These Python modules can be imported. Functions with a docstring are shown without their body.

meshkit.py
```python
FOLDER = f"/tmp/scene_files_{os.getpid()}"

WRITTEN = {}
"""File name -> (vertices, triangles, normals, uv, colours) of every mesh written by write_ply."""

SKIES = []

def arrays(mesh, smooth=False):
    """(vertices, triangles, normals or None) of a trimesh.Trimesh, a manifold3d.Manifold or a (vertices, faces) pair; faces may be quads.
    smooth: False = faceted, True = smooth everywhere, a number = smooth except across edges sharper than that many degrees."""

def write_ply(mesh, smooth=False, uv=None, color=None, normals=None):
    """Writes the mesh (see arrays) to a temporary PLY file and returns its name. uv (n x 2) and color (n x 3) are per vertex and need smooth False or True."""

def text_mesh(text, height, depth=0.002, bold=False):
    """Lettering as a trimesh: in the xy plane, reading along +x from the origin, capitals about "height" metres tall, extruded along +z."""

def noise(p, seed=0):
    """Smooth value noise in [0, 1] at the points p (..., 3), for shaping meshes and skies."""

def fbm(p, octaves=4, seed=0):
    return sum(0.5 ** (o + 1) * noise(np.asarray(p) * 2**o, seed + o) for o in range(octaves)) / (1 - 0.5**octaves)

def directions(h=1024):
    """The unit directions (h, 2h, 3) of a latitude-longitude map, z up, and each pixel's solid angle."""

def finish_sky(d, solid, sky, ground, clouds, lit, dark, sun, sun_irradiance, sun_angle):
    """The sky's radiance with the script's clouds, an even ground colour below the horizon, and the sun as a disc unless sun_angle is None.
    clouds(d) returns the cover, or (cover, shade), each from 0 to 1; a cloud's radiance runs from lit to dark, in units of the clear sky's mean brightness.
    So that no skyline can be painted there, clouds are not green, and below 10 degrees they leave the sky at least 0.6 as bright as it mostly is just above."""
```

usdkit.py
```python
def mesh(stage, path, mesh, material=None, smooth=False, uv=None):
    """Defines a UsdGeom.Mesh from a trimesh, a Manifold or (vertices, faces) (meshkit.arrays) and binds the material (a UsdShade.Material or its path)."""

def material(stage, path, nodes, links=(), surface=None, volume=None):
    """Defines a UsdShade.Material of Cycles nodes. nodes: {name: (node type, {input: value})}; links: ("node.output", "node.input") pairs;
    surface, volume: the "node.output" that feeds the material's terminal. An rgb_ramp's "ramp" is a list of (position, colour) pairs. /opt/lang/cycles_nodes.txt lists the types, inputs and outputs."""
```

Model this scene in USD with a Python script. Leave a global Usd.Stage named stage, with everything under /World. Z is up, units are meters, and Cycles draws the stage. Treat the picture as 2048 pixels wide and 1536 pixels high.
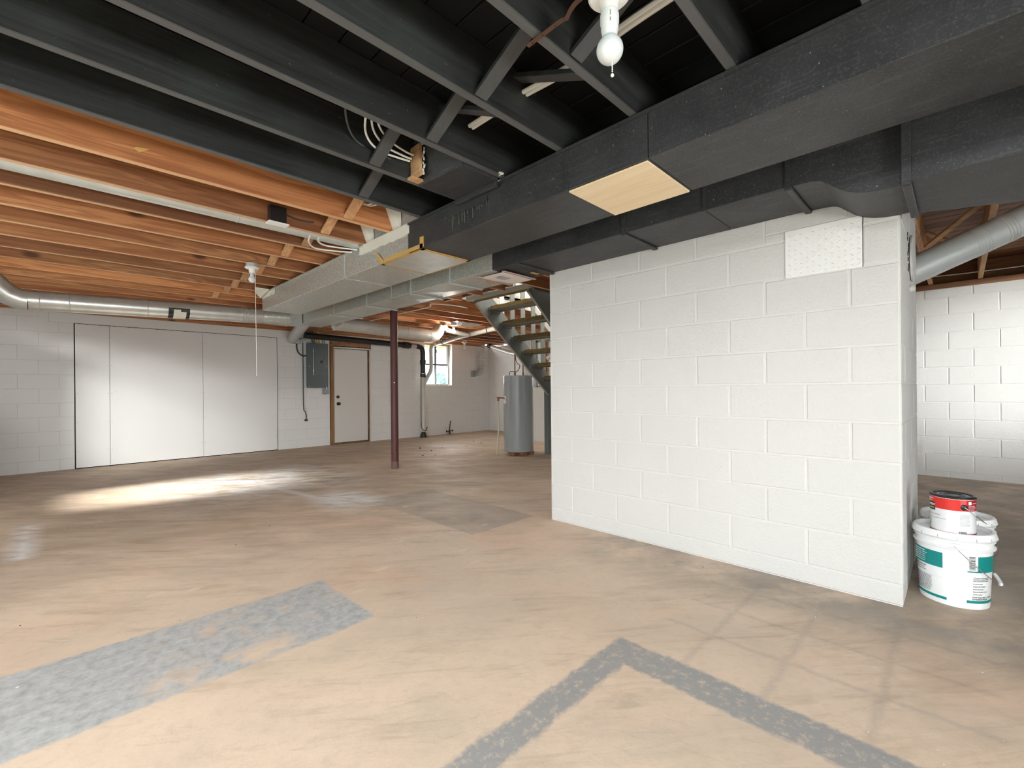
import math, random
import numpy as np, trimesh
import usdkit, meshkit
from pxr import Usd, UsdGeom, UsdLux, UsdShade, Gf, Sdf, Vt

stage = Usd.Stage.CreateInMemory()
UsdGeom.SetStageUpAxis(stage, "Z")
UsdGeom.SetStageMetersPerUnit(stage, 1.0)
UsdGeom.Xform.Define(stage, "/World")
UsdGeom.Scope.Define(stage, "/World/Looks")
rng = random.Random(7)
PI = math.pi

# ------------------------------------------------------------------ camera, sky, window light, added lamps, exposure
EXPOSURE = 0.18
YAW, ROLL, FPX, CAM_H = math.radians(44.58), 0.0087, 908.0, 1.09
cam = UsdGeom.Camera.Define(stage, "/World/camera")
_f = np.array([math.cos(YAW), math.sin(YAW), 0.0]); _r = np.array([math.sin(YAW), -math.cos(YAW), 0.0]); _d = np.array([0, 0, -1.0])
_R = math.cos(ROLL) * _r + math.sin(ROLL) * _d
_D = -math.sin(ROLL) * _r + math.cos(ROLL) * _d
_m = np.eye(4); _m[0, :3] = _R; _m[1, :3] = -_D; _m[2, :3] = -_f; _m[3, :3] = [0, 0, CAM_H]
cam.AddTransformOp().Set(Gf.Matrix4d(*_m.ravel().tolist()))
cam.CreateHorizontalApertureAttr(36.0); cam.CreateVerticalApertureAttr(27.0)
cam.CreateFocalLengthAttr(36.0 * FPX / 2048.0)
cam.CreateVerticalApertureOffsetAttr(11.6 * 36.0 / 2048.0)
cam.CreateClippingRangeAttr((0.05, 1000.0))
cam.CreateExposureAttr(EXPOSURE)

dome = UsdLux.DomeLight.Define(stage, "/World/sky_light")
dome.CreateIntensityAttr(0.75); dome.CreateColorAttr(Gf.Vec3f(0.86, 0.94, 1.0))


def aim(x, pos, direction):
    """A light's transform: it shines along its local -z."""
    w = -np.asarray(direction, float); w /= np.linalg.norm(w)
    u = np.cross([0, 0, 1.0], w)
    u = np.array([1.0, 0, 0]) if np.linalg.norm(u) < 1e-6 else u / np.linalg.norm(u)
    v = np.cross(w, u)
    m = np.eye(4); m[0, :3], m[1, :3], m[2, :3], m[3, :3] = u, v, w, pos
    x.AddTransformOp().Set(Gf.Matrix4d(*m.ravel().tolist()))




def daylight(name, pos, direction, w, h, power, color=(1, 0.985, 0.96)):  # rect light, used for daylight and for added lamps alike
    l = UsdLux.RectLight.Define(stage, "/World/" + name)
    l.CreateWidthAttr(w); l.CreateHeightAttr(h); l.CreateIntensityAttr(power); l.CreateColorAttr(Gf.Vec3f(*color))
    aim(l, pos, direction)
    return l


def beam_light(name, pos, direction, radius, power, cone, color=(1, 0.985, 0.96)):
    """Added spot lamp outside a window, throwing a soft beam."""
    l = UsdLux.SphereLight.Define(stage, "/World/" + name)
    l.CreateRadiusAttr(radius); l.CreateIntensityAttr(power); l.CreateColorAttr(Gf.Vec3f(*color))
    sh = UsdLux.ShapingAPI.Apply(l.GetPrim()); sh.CreateShapingConeAngleAttr(cone); sh.CreateShapingConeSoftnessAttr(0.7)
    aim(l, pos, direction)
    return l


# daylight through the openings beside and behind the photographer, then three added lamps
daylight("daylight_side", (-4.4, 0.2, 3.6), (1, 0, -0.75), 6.0, 2.6, 9.5)
daylight("daylight_behind", (0.2, -6.2, 3.6), (0, 1, -0.7), 4.0, 2.6, 17.0)
daylight("daylight_wall_beam", (-4.6, -1.2, 3.0), (1, 1.6, -0.22), 2.2, 1.0, 72.0)  # lamp added outside to brighten the back wall and panels
daylight("ground_bounce_side", (-3.3, 4.0, -0.25), (1.0, 0.0, 1.0), 3.2, 2.0, 12.0)  # added upward lamp standing for ground bounce, brightens the pine joists
daylight("ground_bounce_behind", (0.2, -5.2, -0.25), (0.1, 1.0, 1.0), 4.0, 2.0, 40.0)  # added upward lamp behind the room, brightens pine and black joists
# spot lamps added outside small windows for glow on panels, floor, right wall
beam_light("daylight_panel_beam", (-4.2, 4.3, 2.85), (5.2, 4.71, -2.3), 0.40, 330.0, 12.0)
beam_light("daylight_floor_beam", (-4.5, 6.7, 3.2), (5.0, -0.35, -3.2), 0.55, 1000.0, 8.0)
beam_light("daylight_right", (3.2, -5.2, 2.1), (4.0, 4.75, -0.75), 0.40, 640.0, 10.0)
daylight("daylight_back_window", (6.69, 9.24, 1.73), (0, -1, -0.15), 0.8, 1.0, 9.0)
daylight("daylight_garden", (7.6, 15.5, 6.0), (-0.1, -0.75, -1.0), 7.0, 4.0, 40.0)  # lamp added outside to brighten shrubs, soffit and the window view
daylight("daylight_stairs", (5.55, 4.45, 3.55), (0, 0, -1), 2.2, 0.8, 9.0)  # lamp added under the closed stairwell lid to brighten its walls

# ------------------------------------------------------------------ helpers
_used = {}
ORIGIN = {}


def numbered(parent, name):
    k = _used.get((parent, name), -1) + 1
    _used[(parent, name)] = k
    return name if k == 0 else f"{name}_{k:03d}"


def tag(p, label=None, cat=None, group=None, kind=None):
    for k, v in (("label", label), ("category", cat), ("group", group), ("kind", kind)):
        if v:
            p.SetCustomDataByKey(k, v)
    return p


def thing(name, label=None, cat=None, loc=(0, 0, 0), group=None, kind=None, parent=None):
    base = parent or "/World"
    path = f"{base}/{numbered(base, name)}"
    x = UsdGeom.Xform.Define(stage, path)
    o = np.array(ORIGIN.get(base, (0, 0, 0)), float)
    if tuple(loc) != (0, 0, 0) or parent is None:
        x.AddTranslateOp().Set(Gf.Vec3d(*(float(a) for a in np.array(loc, float) - o)))
        ORIGIN[path] = np.array(loc, float)
    else:
        ORIGIN[path] = o
    tag(x.GetPrim(), label, cat, group, kind)
    return path


def obj(name, mesh, mat, parent=None, smooth=False, label=None, cat=None, group=None, kind=None):
    """One Mesh prim; geometry is given in world coordinates and stored relative to its thing."""
    base = parent or "/World"
    path = f"{base}/{numbered(base, name)}"
    v, f = mesh if isinstance(mesh, tuple) else (np.array(mesh.vertices), np.array(mesh.faces))
    v = np.asarray(v, float) - np.array(ORIGIN.get(base, (0, 0, 0)), float)
    m = usdkit.mesh(stage, path, trimesh.Trimesh(v, f, process=False), mat, smooth)
    ORIGIN[path] = ORIGIN.get(base, np.zeros(3))
    tag(m.GetPrim(), label, cat, group, kind)
    return path


def cat_(*ms):
    return trimesh.util.concatenate([trimesh.Trimesh(*m, process=False) if isinstance(m, tuple) else m for m in ms])


_HULLF = None


def bx(x0, x1, y0, y1, z0, z1, b=0.0):
    """Box, edges chamfered by b."""
    x0, x1 = min(x0, x1), max(x0, x1); y0, y1 = min(y0, y1), max(y0, y1); z0, z1 = min(z0, z1), max(z0, z1)
    if b <= 0:
        m = trimesh.creation.box((x1 - x0, y1 - y0, z1 - z0)); m.apply_translation(((x0 + x1) / 2, (y0 + y1) / 2, (z0 + z1) / 2)); return m
    b = min(b, 0.45 * min(x1 - x0, y1 - y0, z1 - z0))
    p = []
    for sx in (0, 1):
        for sy in (0, 1):
            for sz in (0, 1):
                c = np.array([x1 if sx else x0, y1 if sy else y0, z1 if sz else z0])
                d = np.array([-1 if sx else 1, -1 if sy else 1, -1 if sz else 1]) * b
                p += [c + d * [0, 1, 1], c + d * [1, 0, 1], c + d * [1, 1, 0]]
    return trimesh.convex.convex_hull(np.array(p))


def hull(pts):
    return trimesh.convex.convex_hull(np.array(pts, float))


def frame_of(t):
    t = t / (np.linalg.norm(t) + 1e-12)
    a = np.cross(t, [0, 0, 1.0]) if abs(t[2]) < 0.95 else np.cross(t, [1.0, 0, 0])
    a /= np.linalg.norm(a)
    return t, a, np.cross(t, a)


def curve(pts, n=8):
    """Catmull-Rom through the points."""
    p = np.array(pts, float)
    q = np.vstack([2 * p[0] - p[1], p, 2 * p[-1] - p[-2]])
    out = []
    for i in range(1, len(q) - 2):
        for t in np.linspace(0, 1, n, endpoint=False):
            a, b, c, d = q[i - 1], q[i], q[i + 1], q[i + 2]
            out.append(0.5 * (2 * b + (c - a) * t + (2 * a - 5 * b + 4 * c - d) * t * t + (3 * b - a - 3 * c + d) * t ** 3))
    return np.array(out + [p[-1]])


def tube(pts, r, sides=12, caps=True):
    p = np.array(pts, float); n = len(p)
    r = np.broadcast_to(np.asarray(r, float), (n,))
    t = np.gradient(p, axis=0); t /= np.linalg.norm(t, axis=1, keepdims=True) + 1e-12
    _, a, b = frame_of(t[0])
    v = []
    ang = np.arange(sides) * 2 * PI / sides
    for i in range(n):
        a = a - t[i] * (a @ t[i]); a /= np.linalg.norm(a); b = np.cross(t[i], a)
        v.append(p[i] + r[i] * (np.cos(ang)[:, None] * a + np.sin(ang)[:, None] * b))
    v = np.vstack(v); f = []
    for i in range(n - 1):
        for j in range(sides):
            k = (j + 1) % sides
            q = (i * sides + j, i * sides + k, (i + 1) * sides + k, (i + 1) * sides + j)
            f += [(q[0], q[1], q[2]), (q[0], q[2], q[3])]
    if caps:
        v = np.vstack([v, p[0], p[-1]])
        for j in range(sides):
            k = (j + 1) % sides
            f += [(n * sides, k, j), (n * sides + 1, (n - 1) * sides + j, (n - 1) * sides + k)]
    return trimesh.Trimesh(v, np.array(f), process=False)


def rod(a, b, r, sides=12):
    return tube([a, b], r, sides)


def lathe(profile, center, sides=48, a0=0.0, a1=2 * PI):
    """Profile of (radius, z) turned about the vertical through center."""
    pr = np.array(profile, float); full = abs(a1 - a0 - 2 * PI) < 1e-6
    ang = np.linspace(a0, a1, sides + 1)[: sides if full else sides + 1]
    v = np.stack([np.stack([r * np.cos(ang), r * np.sin(ang), np.full_like(ang, z)], 1) for r, z in pr]).reshape(-1, 3) + np.array(center)
    m = len(ang); f = []
    for i in range(len(pr) - 1):
        for j in range(m if full else m - 1):
            k = (j + 1) % m
            f += [(i * m + j, i * m + k, (i + 1) * m + k), (i * m + j, (i + 1) * m + k, (i + 1) * m + j)]
    return trimesh.Trimesh(v, np.array(f), process=False)


def beam(a, b, w, h, up=(0, 0, 1), bev=0.002):
    """A board from a to b: w across, h along up."""
    a, b = np.array(a, float), np.array(b, float)
    t = b - a; L = np.linalg.norm(t); t /= L
    u = np.array(up, float); u -= t * (u @ t); u /= np.linalg.norm(u); s = np.cross(u, t)
    m = bx(0, L, -w / 2, w / 2, -h / 2, h / 2, bev)
    M = np.eye(4); M[:3, 0], M[:3, 1], M[:3, 2], M[:3, 3] = t, s, u, a
    m.apply_transform(M)
    return m


class G:
    """A small builder of node graphs."""
    def __init__(s):
        s.n, s.l = {}, []

    def add(s, kind, **kw):
        name = f"n{len(s.n)}"; inp = {}
        for k, v in kw.items():
            if isinstance(v, str) and "." in v:
                s.l.append((v, f"{name}.{k}"))
            else:
                inp[k] = v
        s.n[name] = (kind, inp)
        return name

    def math(s, t, a, b=0.0, clamp=False):
        return s.add("math", math_type=t, value1=a, value2=b, use_clamp=clamp) + ".value"

    def step(s, v, a, b):
        return s.add("map_range", value=v, from_min=a, from_max=b, to_min=0.0, to_max=1.0, clamp=True) + ".result"

    def mix(s, fac, a, b, t="mix"):
        return s.add("mix", mix_type=t, fac=fac, color1=a, color2=b) + ".color"

    def coord(s, scale=(1, 1, 1), rot=(0, 0, 0), world=False, loc=(0, 0, 0)):
        src = s.add("geometry") + ".position" if world else s.add("texture_coordinate") + ".object"
        return s.add("mapping", vector=src, scale=scale, rotation=rot, location=loc) + ".vector"

    def noise(s, vec, scale, detail=3.0, rough=0.5, dist=0.0):
        return s.add("noise_texture", vector=vec, scale=scale, detail=detail, roughness=rough, distortion=dist) + ".fac"

    def ramp(s, fac, stops):
        return s.add("rgb_ramp", fac=fac, ramp=stops) + ".color"

    def bump(s, height, strength=0.3, distance=0.01):
        return s.add("bump", height=height, strength=strength, distance=distance) + ".normal"

    def done(s, name, **kw):
        p = s.add("principled_bsdf", **kw)
        return usdkit.material(stage, "/World/Looks/" + name, s.n, s.l, surface=p + ".BSDF")


def plain(name, color, rough=0.5, metallic=0.0, **kw):
    return G().done(name, base_color=color, roughness=rough, metallic=metallic, **kw)


# ------------------------------------------------------------------ materials
def mat_wood(name, axis, dark, mid, light, knots=True, rough=0.65, vary=0.5, edge=None):
    g = G()
    st = {"x": (0.5, 9, 9), "y": (9, 0.5, 9), "z": (9, 9, 0.5)}[axis]
    rnd = g.add("object_info") + ".random"
    off = g.math("multiply", rnd, 37.0)
    base = g.add("texture_coordinate") + ".object"
    comb = g.add("combine_xyz", x=off, y=off, z=off) + ".vector"
    vec = g.add("vector_math", math_type="add", vector1=base, vector2=comb) + ".vector"
    v1 = g.add("mapping", vector=vec, scale=st) + ".vector"
    n1 = g.noise(v1, 1.3, 3.0, 0.5, 0.5)
    w = g.add("math", math_type="multiply", value1=n1, value2=13.0) + ".value"
    rings = g.math("sine", g.math("multiply", w, 4.2))
    rings = g.step(rings, -1.0, 1.0)
    fine = g.noise(g.add("mapping", vector=vec, scale=tuple(a * 6 for a in st)) + ".vector", 2.0, 3.0, 0.6)
    col = g.ramp(n1, [(0.25, dark), (0.5, mid), (0.75, light)])
    col = g.mix(g.math("multiply", rings, 0.55), col, dark)
    col = g.mix(g.math("multiply", g.step(fine, 0.5, 0.75), 0.25), col, dark)
    tone = g.add("map_range", value=rnd, from_min=0.0, from_max=1.0, to_min=1.0 - vary * 0.5, to_max=1.0 + vary * 0.35, clamp=True) + ".result"
    col = g.add("vector_math", math_type="scale", vector1=col, scale=tone) + ".vector"
    if knots:
        ks = {"x": (1.1, 2.2, 2.2), "y": (2.2, 1.1, 2.2), "z": (2.2, 2.2, 1.1)}[axis]
        vo = g.add("voronoi_texture", vector=g.add("mapping", vector=vec, scale=ks) + ".vector", scale=1.5, randomness=1.0) + ".distance"
        kn = g.math("subtract", 1.0, g.step(vo, 0.05, 0.12))
        col = g.mix(g.math("multiply", kn, 0.85), col, tuple(0.25 * a for a in dark))
    if edge:   # top and bottom faces painted paler, standing for light bounced off the floor
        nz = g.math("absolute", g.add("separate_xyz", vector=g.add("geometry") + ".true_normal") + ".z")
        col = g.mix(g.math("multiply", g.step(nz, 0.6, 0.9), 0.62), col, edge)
    return g.done(name, base_color=col, roughness=rough, normal=g.bump(fine, 0.25, 0.003))


def mat_black_wood(name, axis, edge=0.55):
    g = G()
    st = {"x": (0.6, 14, 14), "y": (14, 0.6, 14)}[axis]
    rnd = g.math("multiply", g.add("object_info") + ".random", 31.0)
    vec = g.add("vector_math", math_type="add", vector1=g.add("texture_coordinate") + ".object", vector2=g.add("combine_xyz", x=rnd, y=rnd, z=rnd) + ".vector") + ".vector"
    n = g.noise(g.add("mapping", vector=vec, scale=st) + ".vector", 3.0, 5.0, 0.6, 0.5)
    big = g.noise(vec, 2.2, 4.0, 0.6)
    specks = g.noise(vec, 75.0, 2.0, 0.5)
    col = g.ramp(n, [(0.3, (0.016, 0.017, 0.017)), (0.7, (0.034, 0.035, 0.035))])
    col = g.mix(g.math("multiply", g.step(big, 0.5, 0.8), 0.6), col, (0.058, 0.066, 0.064))
    col = g.mix(g.math("multiply", g.step(specks, 0.74, 0.80), 0.6), col, (0.35, 0.32, 0.28))
    nz = g.math("absolute", g.add("separate_xyz", vector=g.add("geometry") + ".true_normal") + ".z")  # level faces greyed lighter, painting in the light from below
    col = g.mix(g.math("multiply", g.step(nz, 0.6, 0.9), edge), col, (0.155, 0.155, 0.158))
    return g.done(name, base_color=col, roughness=0.48, specular_ior_level=0.4, normal=g.bump(n, 0.35, 0.004))


def mat_white_paint(name, color=(0.60, 0.592, 0.578), bump=0.35, scale=60.0, rough=0.62):
    g = G()
    c = g.coord(world=True)
    n = g.noise(c, scale, 4.0, 0.6)
    big = g.noise(c, 1.3, 4.0, 0.55)
    pits = g.noise(c, 38.0, 2.0, 0.5)
    col = g.mix(g.math("multiply", g.step(big, 0.45, 0.8), 0.35), color, tuple(a * 0.93 for a in color))
    col = g.mix(g.math("multiply", g.step(pits, 0.77, 0.80), 0.5), col, (0.40, 0.38, 0.36))
    return g.done(name, base_color=col, roughness=rough, normal=g.bump(n, bump, 0.006))


def mat_galv(name, tint=(0.53, 0.55, 0.52), metallic=0.45, rough=0.36, scale=95.0, con=0.14):
    g = G()
    c = g.coord(world=True)
    vo = g.add("voronoi_texture", vector=c, scale=scale) + ".color"
    bw = g.add("rgb_to_bw", color=vo) + ".val"
    n = g.noise(c, 3.0, 4.0, 0.6)
    col = g.mix(g.step(bw, 0.2, 0.85), tuple(a * (1 - con) for a in tint), tuple(min(1, a * (1 + con * 0.8)) for a in tint))
    col = g.mix(g.math("multiply", g.step(n, 0.4, 0.75), 0.3), col, tuple(a * 0.8 for a in tint))
    ro = g.add("map_range", value=bw, from_min=0.0, from_max=1.0, to_min=rough - 0.03, to_max=rough + 0.03) + ".result"
    return g.done(name, base_color=col, roughness=ro, metallic=metallic)


def mat_black_metal(name):
    g = G()
    c = g.coord(world=True)
    n = g.noise(c, 5.0, 5.0, 0.65)
    streak = g.noise(g.coord((18, 2.0, 40), world=True), 2.0, 4.0, 0.65)
    fine = g.noise(c, 120.0, 2.0, 0.6)
    specks = g.noise(c, 85.0, 1.0, 0.5)
    col = g.ramp(n, [(0.3, (0.020, 0.021, 0.0225)), (0.7, (0.040, 0.041, 0.044))])
    col = g.mix(g.math("multiply", g.step(streak, 0.56, 0.74), 0.5), col, (0.085, 0.09, 0.092))
    col = g.mix(g.math("multiply", g.step(fine, 0.52, 0.68), 0.45), col, (0.085, 0.086, 0.09))
    col = g.mix(g.math("multiply", g.step(specks, 0.76, 0.81), 0.7), col, (0.40, 0.40, 0.36))
    return g.done(name, base_color=col, roughness=0.50, specular_ior_level=0.45, normal=g.bump(fine, 0.25, 0.002))


def mat_floor():
    g = G()
    pos = g.add("geometry") + ".position"
    xyz = g.add("separate_xyz", vector=pos)
    wob1 = g.noise(pos, 7.0, 4.0, 0.6); wob2 = g.noise(g.add("mapping", vector=pos, location=(5.3, 2.1, 0)) + ".vector", 7.0, 4.0, 0.6)
    jag1 = g.noise(pos, 38.0, 3.0, 0.6)

    def jit(base, amt):
        w = g.math("multiply", g.math("subtract", wob1 if base.endswith("x") else wob2, 0.5), amt)
        j = g.math("multiply", g.math("subtract", jag1, 0.5), amt * 0.7)
        return g.math("add", g.math("add", base, w), j)

    X, Y = xyz + ".x", xyz + ".y"
    Xj, Yj = jit(X, 0.05), jit(Y, 0.05)

    def rect(x0, x1, y0, y1, w=0.01, x=None, y=None):
        a, b = x or Xj, y or Yj
        m = g.math("multiply", g.step(a, x0 - w, x0 + w), g.math("subtract", 1.0, g.step(a, x1 - w, x1 + w)))
        n = g.math("multiply", g.step(b, y0 - w, y0 + w), g.math("subtract", 1.0, g.step(b, y1 - w, y1 + w)))
        return g.math("multiply", m, n)

    def turned(deg, scale, loc=(0, 0, 0)):
        """Coordinates turned first and stretched after."""
        q = g.add("mapping", vector=pos, rotation=(0, 0, math.radians(deg)), location=loc) + ".vector"
        return g.add("mapping", vector=q, scale=scale) + ".vector"

    def AND(*m):
        r = m[0]
        for q in m[1:]:
            r = g.math("multiply", r, q)
        return r

    big = g.noise(pos, 0.75, 6.0, 0.62)
    cloud = g.noise(turned(0, (1, 1, 1), (4.1, 2.7, 0)), 1.9, 7.0, 0.66, 0.3)
    med = g.noise(turned(45, (1, 2.2, 1)), 1.6, 6.0, 0.66, 0.6)
    streak = g.noise(turned(40, (1.0, 7.0, 1)), 2.0, 7.0, 0.72, 0.6)
    fine = g.noise(pos, 22.0, 6.0, 0.72)
    grit = g.noise(pos, 150.0, 3.0, 0.65)
    col = g.ramp(big, [(0.30, (0.56, 0.445, 0.345)), (0.50, (0.66, 0.510, 0.390)), (0.70, (0.73, 0.560, 0.430))])
    pink = g.noise(turned(0, (1, 1, 1), (3, 8, 0)), 1.2, 5.0, 0.6)
    col = g.mix(g.math("multiply", g.step(pink, 0.48, 0.70), 0.55), col, (0.66, 0.440, 0.315))
    col = g.mix(g.math("multiply", g.step(cloud, 0.48, 0.70), 0.50), col, (0.50, 0.410, 0.325))
    # trodden dirt lies deeper in the room
    deep = g.math("multiply", g.step(Y, 2.6, 4.6), 0.24)
    deep = g.math("add", deep, g.math("multiply", AND(g.step(X, 1.7, 2.5), g.math("subtract", 1.0, g.step(Y, 0.4, 2.6))), 0.10))
    dm = g.math("add", g.math("multiply", med, 0.55), g.math("add", g.math("multiply", streak, 0.45), deep))
    col = g.mix(g.math("multiply", g.step(dm, 0.52, 0.82), 0.85), col, (0.36, 0.270, 0.190))
    col = g.mix(g.math("multiply", g.step(streak, 0.56, 0.74), 0.35), col, (0.30, 0.235, 0.180))
    col = g.mix(g.math("multiply", g.step(fine, 0.50, 0.72), 0.28), col, (0.42, 0.335, 0.255))
    # trowel marks
    for deg, lo, (x0, x1, y0, y1) in ((20, 0.60, (0.6, 1.9, 0.9, 2.0)), (75, 0.60, (-3.0, 1.7, -3.0, 0.9)), (-15, 0.63, (-3.0, 3.0, 2.0, 6.0)), (50, 0.63, (1.2, 3.0, -1.0, 1.0))):
        tr_ = g.noise(turned(deg, (1.6, 42.0, 1)), 2.6, 4.0, 0.65, 0.3)
        col = g.mix(AND(g.step(tr_, lo, lo + 0.08), rect(x0, x1, y0, y1, 0.35), g.step(cloud, 0.42, 0.6), g.add("value", value=0.45) + ".value"), col, (0.22, 0.165, 0.125))
    # grey tone in front of the block chimney and by its foot
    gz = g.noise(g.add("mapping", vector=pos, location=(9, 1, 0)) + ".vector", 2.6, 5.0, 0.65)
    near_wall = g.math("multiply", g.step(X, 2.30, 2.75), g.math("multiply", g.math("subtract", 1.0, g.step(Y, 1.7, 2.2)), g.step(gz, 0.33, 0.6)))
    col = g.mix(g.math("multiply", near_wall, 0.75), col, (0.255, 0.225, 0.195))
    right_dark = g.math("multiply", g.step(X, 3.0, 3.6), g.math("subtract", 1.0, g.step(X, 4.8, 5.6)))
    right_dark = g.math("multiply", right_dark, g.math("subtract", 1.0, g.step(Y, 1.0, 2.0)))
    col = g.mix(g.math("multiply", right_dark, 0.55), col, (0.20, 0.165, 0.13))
    # bare grey cement where old partitions and runners stood
    grey = g.ramp(fine, [(0.3, (0.27, 0.275, 0.28)), (0.5, (0.40, 0.405, 0.41)), (0.7, (0.52, 0.515, 0.51))])
    p1 = rect(-6.0, 1.09, 2.02, 2.63)
    p1b = g.math("multiply", p1, g.math("subtract", 1.0, g.math("multiply", rect(0.35, 1.02, 2.30, 2.58, 0.14), g.step(wob1, 0.48, 0.68))))
    p1b = g.math("multiply", p1b, g.math("subtract", 1.0, g.math("multiply", rect(0.25, 0.75, 2.02, 2.2, 0.06), g.step(wob2, 0.42, 0.6))))
    col = g.mix(g.math("multiply", p1b, 0.92), col, grey)
    p2 = rect(2.22, 2.92, 2.62, 4.2)
    col = g.mix(AND(p2, g.add("map_range", value=cloud, from_min=0.3, from_max=0.7, to_min=0.25, to_max=0.65, clamp=True) + ".result"), col, (0.27, 0.25, 0.225))
    wear = g.step(g.noise(pos, 30.0, 5.0, 0.75), 0.26, 0.48)
    lx = rect(-6.0, 1.72, 0.955, 1.07)
    ly = rect(1.585, 1.745, -6.0, 1.07)
    worn = g.math("multiply", g.math("maximum", lx, ly), wear)
    col = g.mix(g.math("multiply", worn, 0.85), col, (0.255, 0.265, 0.275))
    inner = rect(-6.0, 1.6, -6.0, 0.95, 0.05)
    col = g.mix(g.math("multiply", inner, g.math("multiply", g.step(streak, 0.4, 0.7), 0.4)), col, (0.40, 0.33, 0.27))
    # faint grid of old tile joints
    grid = None
    for k in (0.20, 0.495, 0.785):
        m = rect(1.75, 2.75, k - 0.011, k + 0.011, 0.012); grid = m if grid is None else g.math("maximum", grid, m)
    for k in (2.04, 2.325, 2.6):
        grid = g.math("maximum", grid, rect(k - 0.011, k + 0.011, -0.1, 1.0, 0.012))
    col = g.mix(g.math("multiply", grid, 0.28), col, (0.24, 0.22, 0.20))
    # white dusting of dried wall paint
    wn = g.noise(turned(35, (1.0, 3.2, 1)), 2.4, 6.0, 0.72, 0.8)
    d1 = g.math("multiply", rect(1.0, 2.7, 5.2, 7.0, 0.5), g.step(wn, 0.40, 0.60))
    d2 = g.math("multiply", rect(1.85, 2.35, 4.0, 4.8, 0.14), g.step(wn, 0.36, 0.55))
    u = g.math("add", g.math("multiply", X, 1.0), g.math("multiply", Y, 0.16))
    d3 = rect(2.62, 2.70, 4.5, 6.2, 0.05, u, Y)
    d4 = g.math("multiply", rect(-0.20, -0.09, 4.4, 5.5, 0.06), g.step(wn, 0.35, 0.6))
    dust = g.math("maximum", g.math("maximum", d1, d2), g.math("maximum", g.math("multiply", d3, 0.8), d4))
    col = g.mix(g.math("multiply", dust, 0.85), col, (0.78, 0.77, 0.76))
    # pale spills
    vo = g.add("voronoi_texture", vector=g.add("mapping", vector=pos, scale=(1, 2.2, 1), rotation=(0, 0, 0.7)) + ".vector", scale=1.7) + ".distance"
    spill = g.math("multiply", g.math("subtract", 1.0, g.step(g.math("add", vo, g.math("multiply", wob2, 0.35)), 0.24, 0.26)), rect(0.3, 2.6, 2.3, 4.2, 0.3))
    col = g.mix(g.math("multiply", spill, 0.6), col, (0.74, 0.60, 0.48))
    col = g.mix(g.math("multiply", g.step(grit, 0.62, 0.75), 0.22), col, (0.16, 0.125, 0.10))
    ro = g.add("map_range", value=med, from_min=0.3, from_max=0.7, to_min=0.50, to_max=0.72, clamp=True) + ".result"
    h = g.math("add", g.math("multiply", fine, 0.6), g.math("multiply", streak, 0.5))
    return g.done("floor_concrete", base_color=col, roughness=ro, specular_ior_level=0.35, normal=g.bump(h, 0.22, 0.006))


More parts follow.
